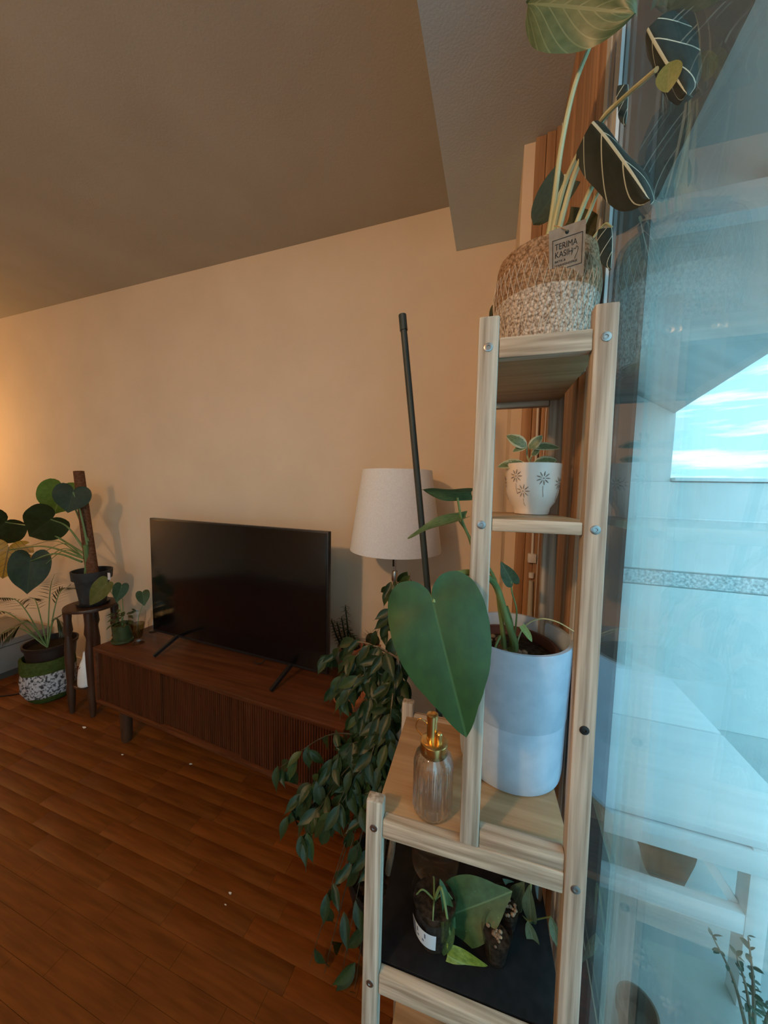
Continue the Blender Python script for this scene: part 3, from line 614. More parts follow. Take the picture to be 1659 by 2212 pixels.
# ================================================================== plants on the console's right end
q = at(735, 1460, Z=CT); sc_ = Vector((q.x, q.y+.12, CT)); su = thing('spiky_succulent', 'succulent with upright spiny stems on the console beside the television', 'plant', sc_)
MB().lathe([(.045, 0), (.062, .085), (.068, .087), (.068, .10), (.060, .10), (.056, .08), (.001, .08)], sc_, 26).build('pot', CLAYP, su)
MB().lathe([(.056, .0), (.001, .006)], sc_+Vector((0, 0, .082)), 20).build('soil', SOIL, su)
spn = leaf_mesh('spine_leaf', L_PALM, .16, 'lance', 0, .2, .35, nu=4, nv=2)
for (px, py, lean) in ((746, 1310, .01), (716, 1340, -.02), (728, 1345, -.01), (752, 1360, .04), (762, 1372, .05), (738, 1335, 0)):
    e = at(px, py, Y=sc_.y-.01); b = sc_+Vector(((e.x-sc_.x)*.4, lean*.3, .08)); P = spline([b, b.lerp(e, .5)+Vector((lean*.3, 0, 0)), e], 16)
    MB().tube(P, [.006-.003*i/16 for i in range(17)], 6).build('stem', L_PALM, su)
    for i in range(3, 17):
        for sg in range(3):
            a = i*1.3+sg*2.1; d = Vector((math.cos(a), math.sin(a), .25)).normalized()*.030
            put_leaf(spn, P[i], P[i]+d, (0, 0, 1), su, 'spine_leaf')
q = at(800, 1440, Z=CT); cc = Vector((q.x-.02, q.y+.10, CT)); ca = thing('small_cactus', 'small spiny cactus at the right end of the console', 'cactus', cc)
MB().lathe([(.035, 0), (.048, .07), (.052, .072), (.052, .085), (.046, .085), (.001, .07)], cc, 24).build('pot', CLAYP, ca)
MB().ball(cc+Vector((0, 0, .10)), .045, 20, 12).build('body', L_PALM, ca)
sp = MB()
for k in range(60):
    a = rnd.uniform(0, 6.28); t = rnd.uniform(.1, 1); d = Vector((math.cos(a)*math.sqrt(1-t*t), math.sin(a)*math.sqrt(1-t*t), t)); p = cc+Vector((0, 0, .10))+d*.043; sp.tube([p, p+d*.035], [.0009, .0003], 3)
so = sp.build('spines', noisy('spine', (.12, .09, .07), (.2, .15, .12)), ca, False); so['kind'] = 'stuff'
q = at(738, 1528, Z=CT); tp = Vector((q.x+.03, q.y+.045, CT)); tb_ = thing('terracotta_bowl', 'shallow terracotta saucer bowl at the front right of the console', 'bowl', tp)
MB().lathe([(.058, 0), (.070, .004), (.082, .030), (.083, .034), (.078, .034), (.066, .010), (.001, .008)], tp, 36).build('bowl', CLAYP, tb_)
# ================================================================== ficus
FP = Vector((-.275, .965, 0)); fi = thing('weeping_fig', 'weeping fig with drooping glossy leaves between the console and the stand', 'plant', FP)
MB().lathe([(.10, 0), (.125, .20), (.132, .205), (.134, .235), (.125, .235), (.12, .20), (.001, .20)], FP, 32).build('pot', mat('black_nursery_pot', (.012, .012, .014), .45), fi)
MB().lathe([(.12, 0), (.001, .012)], FP+Vector((0, 0, .202)), 24).build('soil', SOIL, fi)
trunk = spline([FP+Vector((0, 0, .2)), FP+Vector((.02, .03, .5)), FP+Vector((-.01, .06, .8)), FP+Vector((.03, .07, 1.1))], 24)
MB().tube(trunk, [.012-.007*i/24 for i in range(25)], 8).build('trunk', BARK, fi)
fl_ = [leaf_mesh('leaf', L_FIC, .40, 'ficus', 0, .35, .18, .2, nu=9, nv=4), leaf_mesh('leaf', L_FIC, .34, 'ficus', 0, .5, .05, .4, nu=9, nv=4), leaf_mesh('leaf', L_FIC2, .37, 'ficus', 0, .4, .25, .2, nu=9, nv=4)]
rf = random.Random(21); FL = []
# branch ends: pixel, depth Y, leaves
BR = [((590, 1668), .95, 9), ((608, 1780), .88, 15), ((645, 1822), .84, 16), ((700, 1800), .82, 15), ((655, 1720), .90, 15), ((735, 1740), .86, 14), ((745, 1650), .95, 15),
      ((800, 1640), .92, 14), ((770, 1560), 1.0, 16), ((720, 1480), 1.08, 14), ((765, 1455), 1.10, 16), ((820, 1500), 1.05, 14), ((850, 1560), .98, 12), ((840, 1610), .92, 10), ((835, 1425), 1.12, 9), ((870, 1500), 1.05, 9),
      ((700, 1420), 1.14, 8), ((812, 1370), 1.15, 4), ((835, 1285), 1.18, 5), ((885, 1245), 1.2, 2), ((740, 1890), .82, 10), ((705, 1945), .82, 4), ((770, 1850), .84, 12), ((780, 1780), .86, 12), ((815, 1720), .88, 10),
      ((668, 2085), .80, 7), ((735, 2120), .80, 9), ((760, 2180), .80, 9), ((690, 2140), .80, 3), ((800, 2195), .83, 7), ((655, 1770), .93, 12), ((745, 1440), 1.06, 12), ((735, 1510), 1.02, 12), ((790, 1480), 1.02, 12), ((860, 1450), 1.08, 8)]
for (pp, Yp, nl) in BR:
    e = at(*pp, Y=Yp); ti = min(range(25), key=lambda i: abs(trunk[i].z-max(e.z+.10, .62)))
    s0 = trunk[ti]; midp = s0.lerp(e, .5)+Vector((0, 0, .06 if e.z > .5 else .10)); P = spline([s0, midp, e], 16)
    MB().tube(P, [.0034-.0026*i/16 for i in range(17)], 5).build('branch', BARK if e.z > .5 else TWIG, fi)
    for k in range(int(nl*(1.75 if pp[1] < 1830 else .75))):
        t = 1-rf.random()**1.3*(.66 if pp[1] < 1830 else .9); p = P[min(16, int(t*16))]+Vector((rf.uniform(-.014, .014), rf.uniform(-.014, .014), rf.uniform(-.01, .01)))
        d = Vector((rf.uniform(-.75, .6), rf.uniform(-.7, .3), rf.uniform(-1.25, -.25))).normalized()*rf.uniform(.066, .096)
        FL.append((rf.choice(fl_[:2]*3+fl_[2:]), p, p+d, Vector((rf.uniform(-.6, .6), -1, rf.uniform(.1, .9)))))
FL.sort(key=lambda q: (q[1]-CAM).length)                     # the nearest 300 leaves are parts, the rest one mesh
far_leaves = {}
for i, q in enumerate(FL):
    o = put_leaf(*q, fi)
    if i >= 300: far_leaves.setdefault(q[0].materials[0].name, []).append(o)
bmf = bmesh.new(); uvl = bmf.loops.layers.uv.new('UVMap'); names = list(far_leaves)
for mi, nm in enumerate(names):
    for o in far_leaves[nm]:
        sv = o.data.uv_layers[0].data; vs = [bmf.verts.new(o.matrix_basis @ v.co) for v in o.data.vertices]
        for p in o.data.polygons:
            f = bmf.faces.new([vs[k] for k in p.vertices]); f.material_index = mi; f.smooth = True
            for lp, li in zip(f.loops, p.loop_indices): lp[uvl].uv = sv[li].uv
        bpy.data.objects.remove(o)
mf = bpy.data.meshes.new('foliage'); bmf.to_mesh(mf); bmf.free()
for nm in names: mf.materials.append(MATS[nm])
fo = link('foliage', mf, fi); fo['kind'] = 'stuff'
# plant stake in the ficus pot
s0 = at(870, 690, Y=.90); s1 = at(925, 1285, Y=.90); dr = (s1-s0).normalized(); s2 = s0+dr*((s0.z-.23)/(-dr.z)); s2.z = .23
sk = thing('plant_stake', 'long dark grey green plant stake leaning in front of the lamp', 'stake', s2)
MB().tube([s2, s2.lerp(s0, .5), s0], .0088, 12).build('shaft', STAKE, sk)
MB().tube([s0-dr*.012, s0+dr*.030], [.0105, .0105], 10).build('cap', STAKE, sk, False)
# ================================================================== bamboo plant stand
SM = Matrix.Translation((.1425, .50, ZC)) @ Matrix.Rotation(.045, 4, 'Z') @ Matrix.Rotation(-.029, 4, 'X') @ Matrix.Rotation(-.0035, 4, 'Y')
def sw(x, y, z): return SM @ Vector((x, y, z))
W1, W2, PWd, SD = .1715, .3195, .0280, .288; TH = .020
zt_, zl_ = .239, -.505; ZB = -1.470
SH = [(.209, .181), (-.042, -.0595), (-.533, -.564), (-.800, -.834), (-1.22, -1.254)]
bs_ = thing('plant_stand', 'stepped bamboo plant stand beside the window', 'plant stand', sw(-.16, .14, ZB))
def post(x0, x1, y0, z0, z1): MB(SM).box((x0, y0, z0), (x1, y0+TH, z1), .0028).build('post', BAMV, bs_)
for y0 in (0, SD-TH):
    post(-PWd, 0, y0, ZB, zt_); post(-W1, -W1+PWd, y0, SH[2][0]+.001, zt_); post(-W2, -W2+PWd, y0, ZB, zl_)
for i, (a, b) in enumerate(SH):
    xl = -W1+PWd if i < 2 else -W2+PWd
    for y0 in (.002, SD-TH+.002): MB(SM).box((xl+.0004, y0, b), (-PWd-.0004, y0+TH-.004, a), .0018).build('rail', BAMH, bs_)
    top = a-.006 if i == 0 else (a-.0005 if i == 1 else a-.004)
    MB(SM).box((xl+.001-(.0 if i < 2 else PWd*.6), TH-.0015, top-.012), (-PWd*.35, SD-TH, top), .0012).build('shelf_board', BAMS, bs_)
MB(SM).box((-W1+PWd+.0004, .003, SH[2][0]+.0005), (-PWd-.0004, TH, SH[2][0]+.027), .002).build('rail', BAMH, bs_)
MB(SM).box((-W1+PWd+.0004, SD-TH, SH[2][0]+.0005), (-PWd-.0004, SD-.003, SH[2][0]+.027), .002).build('rail', BAMH, bs_)
SCR = mat('steel_screw', (.34, .34, .34), .3, 1)
def screw(x, z, dark=False):
    s = MB(SM); s.lathe([(.0062, 0), (.0060, .0007), (.0046, .0011), (.0024, .0011), (.0020, .0002), (.0001, .0001)], (x, -.0002, z), 16, ax=Vector((0, -1, 0)))
    s.build('screw', BLACK if dark else SCR, bs_)
screw(-PWd/2, .196); screw(-W1+PWd*.5, .196); screw(-PWd/2, -.051); screw(-W1+PWd*.5, -.051); screw(-PWd/2, -.322, True); screw(-PWd/2, -.549); screw(-W2+PWd/2, -.549); screw(-W2+PWd/2, -.818); screw(-PWd/2, -.818)
ZW = lambda i: (sw(-.1, .15, SH[i][0]-.006 if i == 0 else (SH[i][0]-.0005 if i == 1 else SH[i][0]-.004))).z
# ---------------------------------------------------------------- basket with alocasia
BX, BY, BZ = .0685, .655, ZW(0)
al = thing('alocasia_plant', 'alocasia with white veined leaves in a woven basket on the top shelf', 'plant', (BX, BY, BZ))
def basket_mat(name, c1, c2):
    m = mat(name, c1, .9, 0, .1); b = m.node_tree.nodes['Principled BSDF']
    t = nd(m, 'ShaderNodeTexCoord'); n = nd(m, 'ShaderNodeTexVoronoi', inp={'Scale': 210.0}); n2 = nd(m, 'ShaderNodeTexNoise', inp={'Scale': 420.0, 'Detail': 3})
    lk(m, t.outputs['Object'], n.inputs['Vector']); lk(m, t.outputs['Object'], n2.inputs['Vector'])
    k = math_(m, 'MULTIPLY', n.outputs['Distance'], n2.outputs['Fac']); r = ramp(m, [(.10, c2), (.42, c1)]); lk(m, k, r.inputs[0]); lk(m, r.outputs[0], b.inputs['Base Color'])
    bn = nd(m, 'ShaderNodeBump', inp={'Strength': .8, 'Distance': .003}); bn.invert = True; lk(m, k, bn.inputs['Height']); lk(m, bn.outputs[0], b.inputs['Normal']); return m
JUTE = basket_mat('brown_jute', (.17, .10, .055), (.40, .27, .17)); SEAG = basket_mat('pale_seagrass', (.22, .17, .13), (.66, .60, .53))
def wov(a, j, r): return r*(1+.006*math.sin(26*a+j*2.0)+.004*math.sin(41*a))
H = .182; rb = lambda z: .068+.0155*(z/.13 if z < .13 else 1)-(.0 if z < .13 else (z-.13)*.12)
MB().lathe([(.001, .002), (.066, .0)]+[(rb(.112*k/10), .112*k/10) for k in range(11)], (BX, BY, BZ), 64, rfun=wov).build('lower_weave', SEAG, al)
MB().lathe([(rb(.112+.07*k/10), .112+.07*k/10) for k in range(11)]+[(.076, H+.003), (.073, H), (.072, .14), (.001, .135)], (BX, BY, BZ), 64, rfun=wov).build('upper_weave', JUTE, al)
# the pale cross stitching that runs over both bands
sti = MB(); NS = 46
for lv in range(7):
    za, zb_ = .006+.0215*lv, .006+.0215*(lv+1)
    for k in range(NS):
        a0 = 2*math.pi*(k+.5*(lv % 2))/NS
        for sg in (-1, 1):
            a1 = a0+sg*math.pi/NS; pr = []
            for (a, z) in ((a0, za), ((a0+a1)/2, (za+zb_)/2), (a1, zb_)):
                r_ = rb(z)+.0012; pr.append((BX+r_*math.cos(a), BY+r_*math.sin(a), BZ+z))
            sti.tube(pr, .00042, 3, False)
so = sti.build('stitching', mat('pale_thread', (.62, .57, .50), .8), al, False); so['kind'] = 'stuff'
MB().lathe([(.071, 0), (.001, .006)], (BX, BY, BZ+.15), 24).build('soil', SOIL, al)
# swing tag
tgc = at(1224, 548, Y=.565); tn = (toward_cam(tgc)+Vector((.06, 0, -.1))).normalized()
tx = (at(1260, 488, Y=.565)-at(1190, 512, Y=.565)).normalized(); tz = tn.cross(tx).normalized(); tn = tx.cross(tz).normalized()*1
TMx = Matrix((tx, tz, tx.cross(tz))).transposed().to_4x4(); TMx.translation = tgc+tn*0
TWd = (at(1260, 540, Y=.565)-at(1186, 540, Y=.565)).length*1.02; THt = (at(1224, 497, Y=.565)-at(1224, 599, Y=.565)).length
tgo = MB(TMx).box((-TWd/2, -THt/2, -.0004), (TWd/2, THt/2, .0004)).build('swing_tag', CARD, al, False); tgo['label'] = 'kraft card tag lettered TERIMA KASIH'
def frame(mb, x0, y0, x1, y1, t, z=.0008):
    for a, b, c_, d in ((x0, y0, x1, y0+t), (x0, y1-t, x1, y1), (x0, y0, x0+t, y1), (x1-t, y0, x1, y1)): mb.box((a, b, .0004), (c_, d, z))
fm = MB(TMx); frame(fm, -TWd*.40, -THt*.26, TWd*.43, THt*.31, .0007); fm.build('printed_frame', INK, tgo, False)
def text_on(body, size, x, y, Mx, parent, name='lettering', mt=INK, sx=1.0, align='LEFT'):
    cu = bpy.data.curves.new(name, 'FONT'); cu.body = body; cu.size = size; cu.align_x = align; cu.extrude = .0001
    to = bpy.data.objects.new('t', cu); COL.objects.link(to); bpy.context.view_layer.update()
    me = bpy.data.meshes.new_from_object(to.evaluated_get(bpy.context.evaluated_depsgraph_get())); bpy.data.objects.remove(to)
    for v in me.vertices: v.co = Mx @ Vector((v.co.x*sx+x, v.co.y+y, v.co.z+.0007))
    me.materials.clear(); me.materials.append(mt); return link(name, me, parent)
text_on('TERIMA', TWd*.225, -TWd*.34, THt*.12, TMx, tgo, sx=.82); text_on('KASIH', TWd*.225, -TWd*.34, -THt*.025, TMx, tgo, sx=.82)
text_on('BATIK &', TWd*.085, -TWd*.34, -THt*.115, TMx, tgo); text_on('WARMONDERIJE', TWd*.085, -TWd*.34, -THt*.195, TMx, tgo)
text_on('JUTE', TWd*.10, -TWd*.06, -THt*.345, TMx, tgo); text_on('www.terima-kasih.nl', TWd*.075, -TWd*.36, -THt*.43, TMx, tgo)
hb = MB(TMx); hp = [(TWd*.13, -.0035), (TWd*.16, .0005), (TWd*.20, .004), (TWd*.24, .0025), (TWd*.265, .0055), (TWd*.31, .0035), (TWd*.30, -.001), (TWd*.25, -.0055), (TWd*.22, -.009)]
hb.tube(spline([(a, b, .0007) for a, b in hp], 26), .0003, 4); hb.build('hand_logo', INK, tgo)
MB(TMx).tube(spline([(0, THt*.40, .001), (-.003, THt*.44, .004), (-.010, THt*.52, -.003), (-.014, THt*.56, -.012)], 12), .0007, 5).build('tag_string', BAMS, tgo)
MB(TMx).lathe([(.0024, .0004), (.0022, .0009), (.0001, .0009)], (0, THt*.385, 0), 12).build('eyelet', INK, tgo)
sb = Vector((BX, BY, BZ+.15))
def pstem(pix, r0_=.0046, r1_=.0028, base=(0, 0)):
    pts = [sb+Vector((base[0], base[1], 0))]+[at(x, y, Y=Y) for x, y, Y in pix]; return stem(pts, r0_, r1_, PALESTEM, al, 'petiole', 26, 8)
pstem([(1192, 470, .64), (1212, 320, .63), (1240, 190, .62), (1276, 95, .61)], .005, .003, (-.012, -.02))
pstem([(1208, 440, .63), (1240, 350, .61), (1292, 270, .57), (1340, 218, .52), (1418, 150, .445)], .0042, .0024, (-.004, -.01))
pstem([(1222, 440, .62), (1252, 350, .60), (1300, 260, .57), (1345, 212, .545)], .0046, .003, (.0, -.02))
pstem([(1262, 440, .62), (1292, 380, .60), (1312, 335, .565)], .0042, .0026, (.014, -.01))
pstem([(1268, 470, .60), (1295, 410, .575), (1345, 352, .52)], .0032, .0018, (.02, -.02))
pstem([(1200, 450, .68), (1214, 405, .70), (1220, 378, .70)], .003, .002, (-.006, .02))
a1 = leaf_mesh('leaf', L_ALU, .52, 'oval', 0, .12, .05, .5, nu=24, nv=12); a2 = leaf_mesh('leaf', L_ALO, .46, 'arrow', .14, -.30, .10, .35, nu=26, nv=12, roll=.6)
a4 = leaf_mesh('leaf', L_ALD, .80, 'arrow', .10, .12, .10, .3, nu=16, nv=10)
put_leaf(a1, at(1138, 8, Y=.60), at(1370, 20, Y=.555), Vector((.15, -.75, -.55)), al, label='broad green leaf seen from below')
put_leaf(a2, at(1398, 62, Y=.475), at(1458, 186, Y=.405), toward_cam((.14, .45, 1.95))+Vector((-.25, 0, .1)), al, wscale=.62)
put_leaf(leaf_mesh('leaf', leafmat('alocasia_yellowing', (.14, .16, .04), (.19, .20, .06), (.2, .2, .08), .03), .75, 'oval', 0, .1, .1), at(1446, 134, Y=.425), at(1443, 194, Y=.423), toward_cam((.14, .43, 2)), al, label='small yellowing leaf')
put_leaf(a2, at(1280, 262, Y=.56), at(1404, 392, Y=.455), toward_cam((.14, .5, 1.9))+Vector((.1, 0, .45)), al, wscale=.60)
put_leaf(a2, at(1357, 182, Y=.54), at(1362, 262, Y=.53), toward_cam((.14, .54, 1.9))+Vector((.9, 0, 0)), al, wscale=.6)
put_leaf(a4, at(1222, 384, Y=.70), at(1156, 478, Y=.69), toward_cam((.07, .7, 1.9))+Vector((-.1, 0, -.2)), al)
put_leaf(a4, at(1225, 480, Y=.715), at(1302, 500, Y=.70), toward_cam((.07, .7, 1.9))+Vector((0, 0, .2)), al)
put_leaf(a2, at(1322, 492, Y=.575), at(1332, 572, Y=.54), toward_cam((.14, .56, 1.9))+Vector((.6, 0, 0)), al, wscale=.6)
stem([sb+Vector((.03, -.02, .0)), at(1298, 492, Y=.60), at(1322, 490, Y=.575)], .002, .0014, PALESTEM, al, 'petiole')
put_leaf(a4, at(1075, 700, Y=.70), at(1066, 655, Y=.69), (-.2, -1, 0), al)
# ---------------------------------------------------------------- white pot with peperomia
cx, cy, cz = .0715, .715, ZW(1); pp_ = thing('peperomia_plant', 'variegated peperomia in a white embossed pot on the second shelf', 'plant', (cx, cy, cz))
ch_ = .096
MB().lathe([(.001, .001), (.031, 0), (.033, .006), (.034, .012), (.042, .024), (.047, .042), (.0495, .07), (.0505, ch_), (.0485, ch_+.001), (.046, ch_-.01), (.001, ch_-.012)], (cx, cy, cz), 44).build('pot', WHITEC, pp_)
MB().lathe([(.0465, 0), (.001, .004)], (cx, cy, cz+ch_-.011), 20).build('soil', SOIL, pp_)
GROOVE = mat('embossed_shadow_line', (.30, .26, .23), .6)
def potr(z):
    P = [(.034, .012), (.042, .024), (.047, .042), (.0495, .07), (.0505, ch_)]
    for (r1, z1), (r2, z2) in zip(P, P[1:]):
        if z <= z2: return r1+(r2-r1)*(z-z1)/(z2-z1)
    return P[-1][0]
def onpot(a, z, off=.0004): r_ = potr(z)+off; return (cx+r_*math.sin(a), cy-r_*math.cos(a), cz+z)
for k, (a, z) in enumerate([(-.62, .072), (.38, .068), (-.33, .044), (1.15, .060), (-1.5, .06), (2.2, .06), (3.1, .05), (4.0, .065)]):
    a -= .1; em = MB()
    for j in range(9):
        t = 2*math.pi*j/9; em.tube([onpot(a+.0035*math.cos(t)/.05, z+.0035*math.sin(t)), onpot(a+.0075*math.cos(t)/.05, z+.0075*math.sin(t)), onpot(a+.0125*math.cos(t)/.05, z+.0125*math.sin(t))], [.0004, .0013, .0006], 5)
    em.tube([onpot(a, z-.014), onpot(a+.01, z-.024), onpot(a+.06, max(z-.034, .016))], .0006, 4); em.tube([onpot(a, z-.001), onpot(a, z+.001)], .0016, 6)
    em.build('embossed_flower', GROOVE, pp_)
pe = leaf_mesh('leaf', L_PEP, .48, 'oval', 0, .12, .16, nu=12, nv=6); pb_ = Vector((cx, cy, cz+ch_-.008))
for (b, t, n_) in [((1138, 965), (1097, 938), (0, -.6, .5)), ((1143, 970), (1170, 940), (.2, -.6, .6)), ((1145, 966), (1210, 960), (.1, -.25, 1)), ((1137, 965), (1108, 972), (0, -.4, .8)), ((1132, 1000), (1076, 1002), (-.2, -.35, .9)), ((1152, 1002), (1202, 990), (.1, -.6, .6)), ((1120, 1004), (1092, 998), (0, -.3, 1)), ((1150, 985), (1165, 966), (.4, -.5, .5)), ((1165, 1004), (1185, 996), (.2, -.4, 1))]:
    put_leaf(pe, at(*b, Y=cy-.01), at(*t, Y=cy-.02), Vector(n_)+Vector((0, -.5, 0)), pp_, wscale=1.25)
for (x, y) in ((1138, 962), (1148, 985), (1130, 998), (1154, 1001)): stem([pb_, at((x+1140)/2, (y+1010)/2, Y=cy), at(x, y, Y=cy-.01)], .0022, .0016, PALESTEM, pp_)
# ---------------------------------------------------------------- grey pot with philodendron
gx, gy, gz = .0515, .690, ZW(2); ph = thing('philodendron_plant', 'philodendron with a large heart leaf in a grey stoneware pot', 'plant', (gx, gy, gz))
GH = .262
MB().lathe([(.001, .001), (.090, 0), (.0945, .004), (.0965, .02), (.0980, .118), (.0980, .1195), (.0988, .1205), (.1025, GH-.006), (.1015, GH), (.0955, GH), (.094, GH-.008), (.088, .03), (.001, .03)], (gx, gy, gz), 64).build('pot', GREYP, ph)
MB().lathe([(.070, .10), (.080, GH-.030), (.0845, GH-.030), (.0845, GH-.022), (.078, GH-.022), (.075, GH-.040), (.001, GH-.040)], (gx-.005, gy-.003, gz), 48).build('nursery_pot', BROWNP, ph)
soz = gz+GH-.037
MB().lathe([(.0735, -.002), (.05, .004), (.001, .006)], (gx-.005, gy-.003, soz), 30).build('soil', SOIL, ph)
rp_ = random.Random(4)
for k in range(26):
    a = rp_.uniform(2.2, 5.6); r_ = rp_.uniform(.02, .066); MB().ball((gx-.005+r_*math.cos(a), gy-.003+r_*math.sin(a), soz+.006), rp_.uniform(.0045, .009), 8, 6, (1, .9, .75)).build('pebble', PEB, ph)
so_ = Vector((gx-.012, gy-.02, soz))
stem([so_, at(1112, 1395, Y=.66), at(1092, 1330, Y=.65), at(1068, 1260, Y=.62), at(1022, 1238, Y=.52), at(975, 1245, Y=.485), at(942, 1282, Y=.462), at(937, 1302, Y=.4535)], .0078, .003, STEM, ph, 'petiole', 40, 9)
stem([so_+Vector((-.012, 0, 0)), at(1090, 1400, Y=.665), at(1080, 1320, Y=.66), at(1068, 1250, Y=.65), at(1030, 1190, Y=.62), at(1000, 1130, Y=.60), at(988, 1075, Y=.59)], .005, .0018, STEM, ph, 'vine', 36, 7)
stem([at(1022, 1190, Y=.63), at(1008, 1150, Y=.61), at(992, 1125, Y=.60)], .002, .0015, STEM, ph, 'petiole')
stem([so_+Vector((.01, 0, .0)), at(1112, 1370, Y=.665), at(1116, 1320, Y=.66), at(1106, 1280, Y=.655), at(1104, 1256, Y=.65)], .0018, .0013, STEM, ph, 'petiole', 24)
stem([so_+Vector((.012, 0, .0)), at(1128, 1360, Y=.66), at(1160, 1338, Y=.65), at(1200, 1342, Y=.64), at(1247, 1368, Y=.63)], .0016, .001, PALESTEM, ph, 'aerial_root', 24)
stem([so_+Vector((-.02, -.01, .03)), at(1080, 1375, Y=.64), at(1070, 1400, Y=.63), at(1078, 1425, Y=.625)], .0018, .0022, STEM, ph, 'aerial_root')
for dx in (-.006, .006): stem([so_+Vector((dx, 0, -.01)), so_+Vector((dx*1.5-.004, .004, .05)), so_+Vector((dx-.012, .004, .09))], .005, .003, STEM, ph)
big = heart_mesh('leaf', L_BIG, HEART, 1.0, .14, .14, .25, nt_=96, ns=14, cup=.25)
put_leaf(big, at(936, 1303, Y=.452), at(1010, 1610, Y=.405), toward_cam(at(950, 1420, Y=.43))+Vector((-.12, 0, .22)), ph, label='large heart shaped leaf', wscale=.98)
sl = leaf_mesh('leaf', L_PHI, .55, 'heart', .08, .3, .12, .3, nu=14, nv=8); sy = leaf_mesh('leaf', L_YNG, .48, 'heart', .05, .4, .15, .2, nu=12, nv=6); s3 = heart_mesh('leaf', leafmat('philodendron_mid', (.025, .07, .04), (.04, .10, .06), (.07, .14, .09), .03), HEART, .85, .1, .1, .2)
put_leaf(sl, at(1018, 1063, Y=.59), at(912, 1068, Y=.575), Vector((0, -.55, -.8)), ph, wscale=1.0)
put_leaf(sl, at(1006, 1118, Y=.60), at(877, 1150, Y=.575), Vector((.05, -.35, .9)), ph, wscale=.62)
put_leaf(s3, at(1106, 1256, Y=.65), at(1082, 1214, Y=.645), toward_cam((.06, .65, 1.3)), ph)
put_leaf(sy, at(1126, 1352, Y=.645), at(1152, 1386, Y=.635), toward_cam((.06, .65, 1.2))+Vector((.5, 0, .2)), ph)
cl = stem([at(1163, 1432, Y=.64), at(1178, 1416, Y=.635), at(1178, 1430, Y=.63), at(1168, 1442, Y=.625)], .0008, .0026, DRY, ph, 'dry_sheath')
# ---------------------------------------------------------------- spray bottle
ox, oy, oz = -.0755, .5245, ZW(2)
sb_ = thing('spray_bottle', 'ribbed clear glass spray bottle with brass collar on the stand', 'bottle', (ox, oy, oz))
def rib(a, j, r_): return r_*(1+.05*abs(math.sin(13*a))) if .0298 < r_ < .05 else r_
MB().lathe([(.001, .002), (.024, 0), (.0295, .004), (.0315, .012), (.0315, .086), (.0295, .098), (.023, .105), (.0205, .108), (.0185, .108), (.021, .103), (.0272, .096), (.0290, .085), (.0290, .012), (.026, .007), (.001, .007)], (ox, oy, oz), 156, rfun=rib).build('glass_body', RIBG, sb_)
MB().lathe([(.001, .0075), (.0256, .0078), (.0288, .0125), (.0288, .026), (.001, .026)], (ox, oy, oz), 40).build('water', solid_glass('clear_water', 1.33), sb_)
MB().lathe([(.0215, .1035), (.0222, .1045), (.0222, .1225), (.0212, .1235), (.012, .1245), (.001, .1245)], (ox, oy, oz), 36).build('collar', BRASS, sb_)
MB().lathe([(.0085, .1235), (.0085, .158), (.0095, .159), (.0095, .168), (.007, .170), (.001, .170)], (ox-.004, oy, oz), 18).build('pump_head', BRASS, sb_)
MB().lathe([(.0048, .1235), (.0048, .140), (.003, .142), (.001, .142)], (ox+.009, oy-.004, oz), 14).build('pump_pin', BRASS, sb_)
MB().tube(spline([(ox-.012, oy, oz+.150), (ox-.026, oy, oz+.155), (ox-.031, oy, oz+.138), (ox-.020, oy-.002, oz+.128)], 14), .0011, 6).build('trigger_loop', BRASS, sb_)
MB().tube([(ox, oy, oz+.105), (ox+.004, oy+.002, oz+.014)], .0022, 8).build('dip_tube', mat('milky_tube', (.7, .7, .7), .4), sb_)
# ---------------------------------------------------------------- lower shelf
z4 = ZW(3)
mt_ = MB(SM).box((-W2+PWd*.36, TH-.0005, SH[3][0]-.0038), (-PWd*.33, SD-TH-.0005, SH[3][0]+.002), .001).build('shelf_mat', MATBLK); tag(mt_, 'black rubber mat lining the lower shelf', 'mat'); z4 = sw(-.1, .15, SH[3][0]+.0022).z
q = at(926, 2086, Z=z4); kx, ky = q.x, q.y+.043; cu_ = thing('pothos_cup', 'clear plastic cup of soil with a pothos and paper label on the lower shelf', 'plant', (kx, ky, z4))
MB().lathe([(.030, 0), (.0405, .080), (.0415, .082), (.0398, .082), (.0292, .002), (.001, .002)], (kx, ky, z4), 36).build('cup', CLEAR, cu_)
MB().lathe([(.001, .0025), (.0288, .003), (.0375, .066), (.001, .068)], (kx, ky, z4), 30).build('soil', SOIL, cu_)
lbm = MB(); pr = []
LBL = mat('blue_white_label', (.52, .60, .68), .5); n = 14
for i in range(n+1):
    a = R(-60+75*i/n); pr.append(a)
vs = [(kx+(.0345+.0012)*math.sin(a), ky-(.0345+.0012)*math.cos(a), z4+.020) for a in pr]+[(kx+(.0382+.0012)*math.sin(a), ky-(.0382+.0012)*math.cos(a), z4+.052) for a in pr]
lbm.add(vs, [(i, i+1, n+2+i, n+1+i) for i in range(n)]); lo = lbm.build('paper_label', LBL, cu_)
bar = MB()
for (i0, i1, t0, t1) in ((0, 3, .08, .92), (4, 9, .55, .85), (4, 8, .28, .42)):
    v = []
    for i in (i0, i1):
        for t in (t0, t1):
            a = pr[i]; r_ = .0345+.0017+(.0037)*t; v.append((kx+r_*math.sin(a), ky-r_*math.cos(a), z4+.020+.032*t))
    bar.add(v, [(0, 2, 3, 1)])
bar.build('label_print', mat('label_ink', (.10, .13, .20), .6), lo, False)
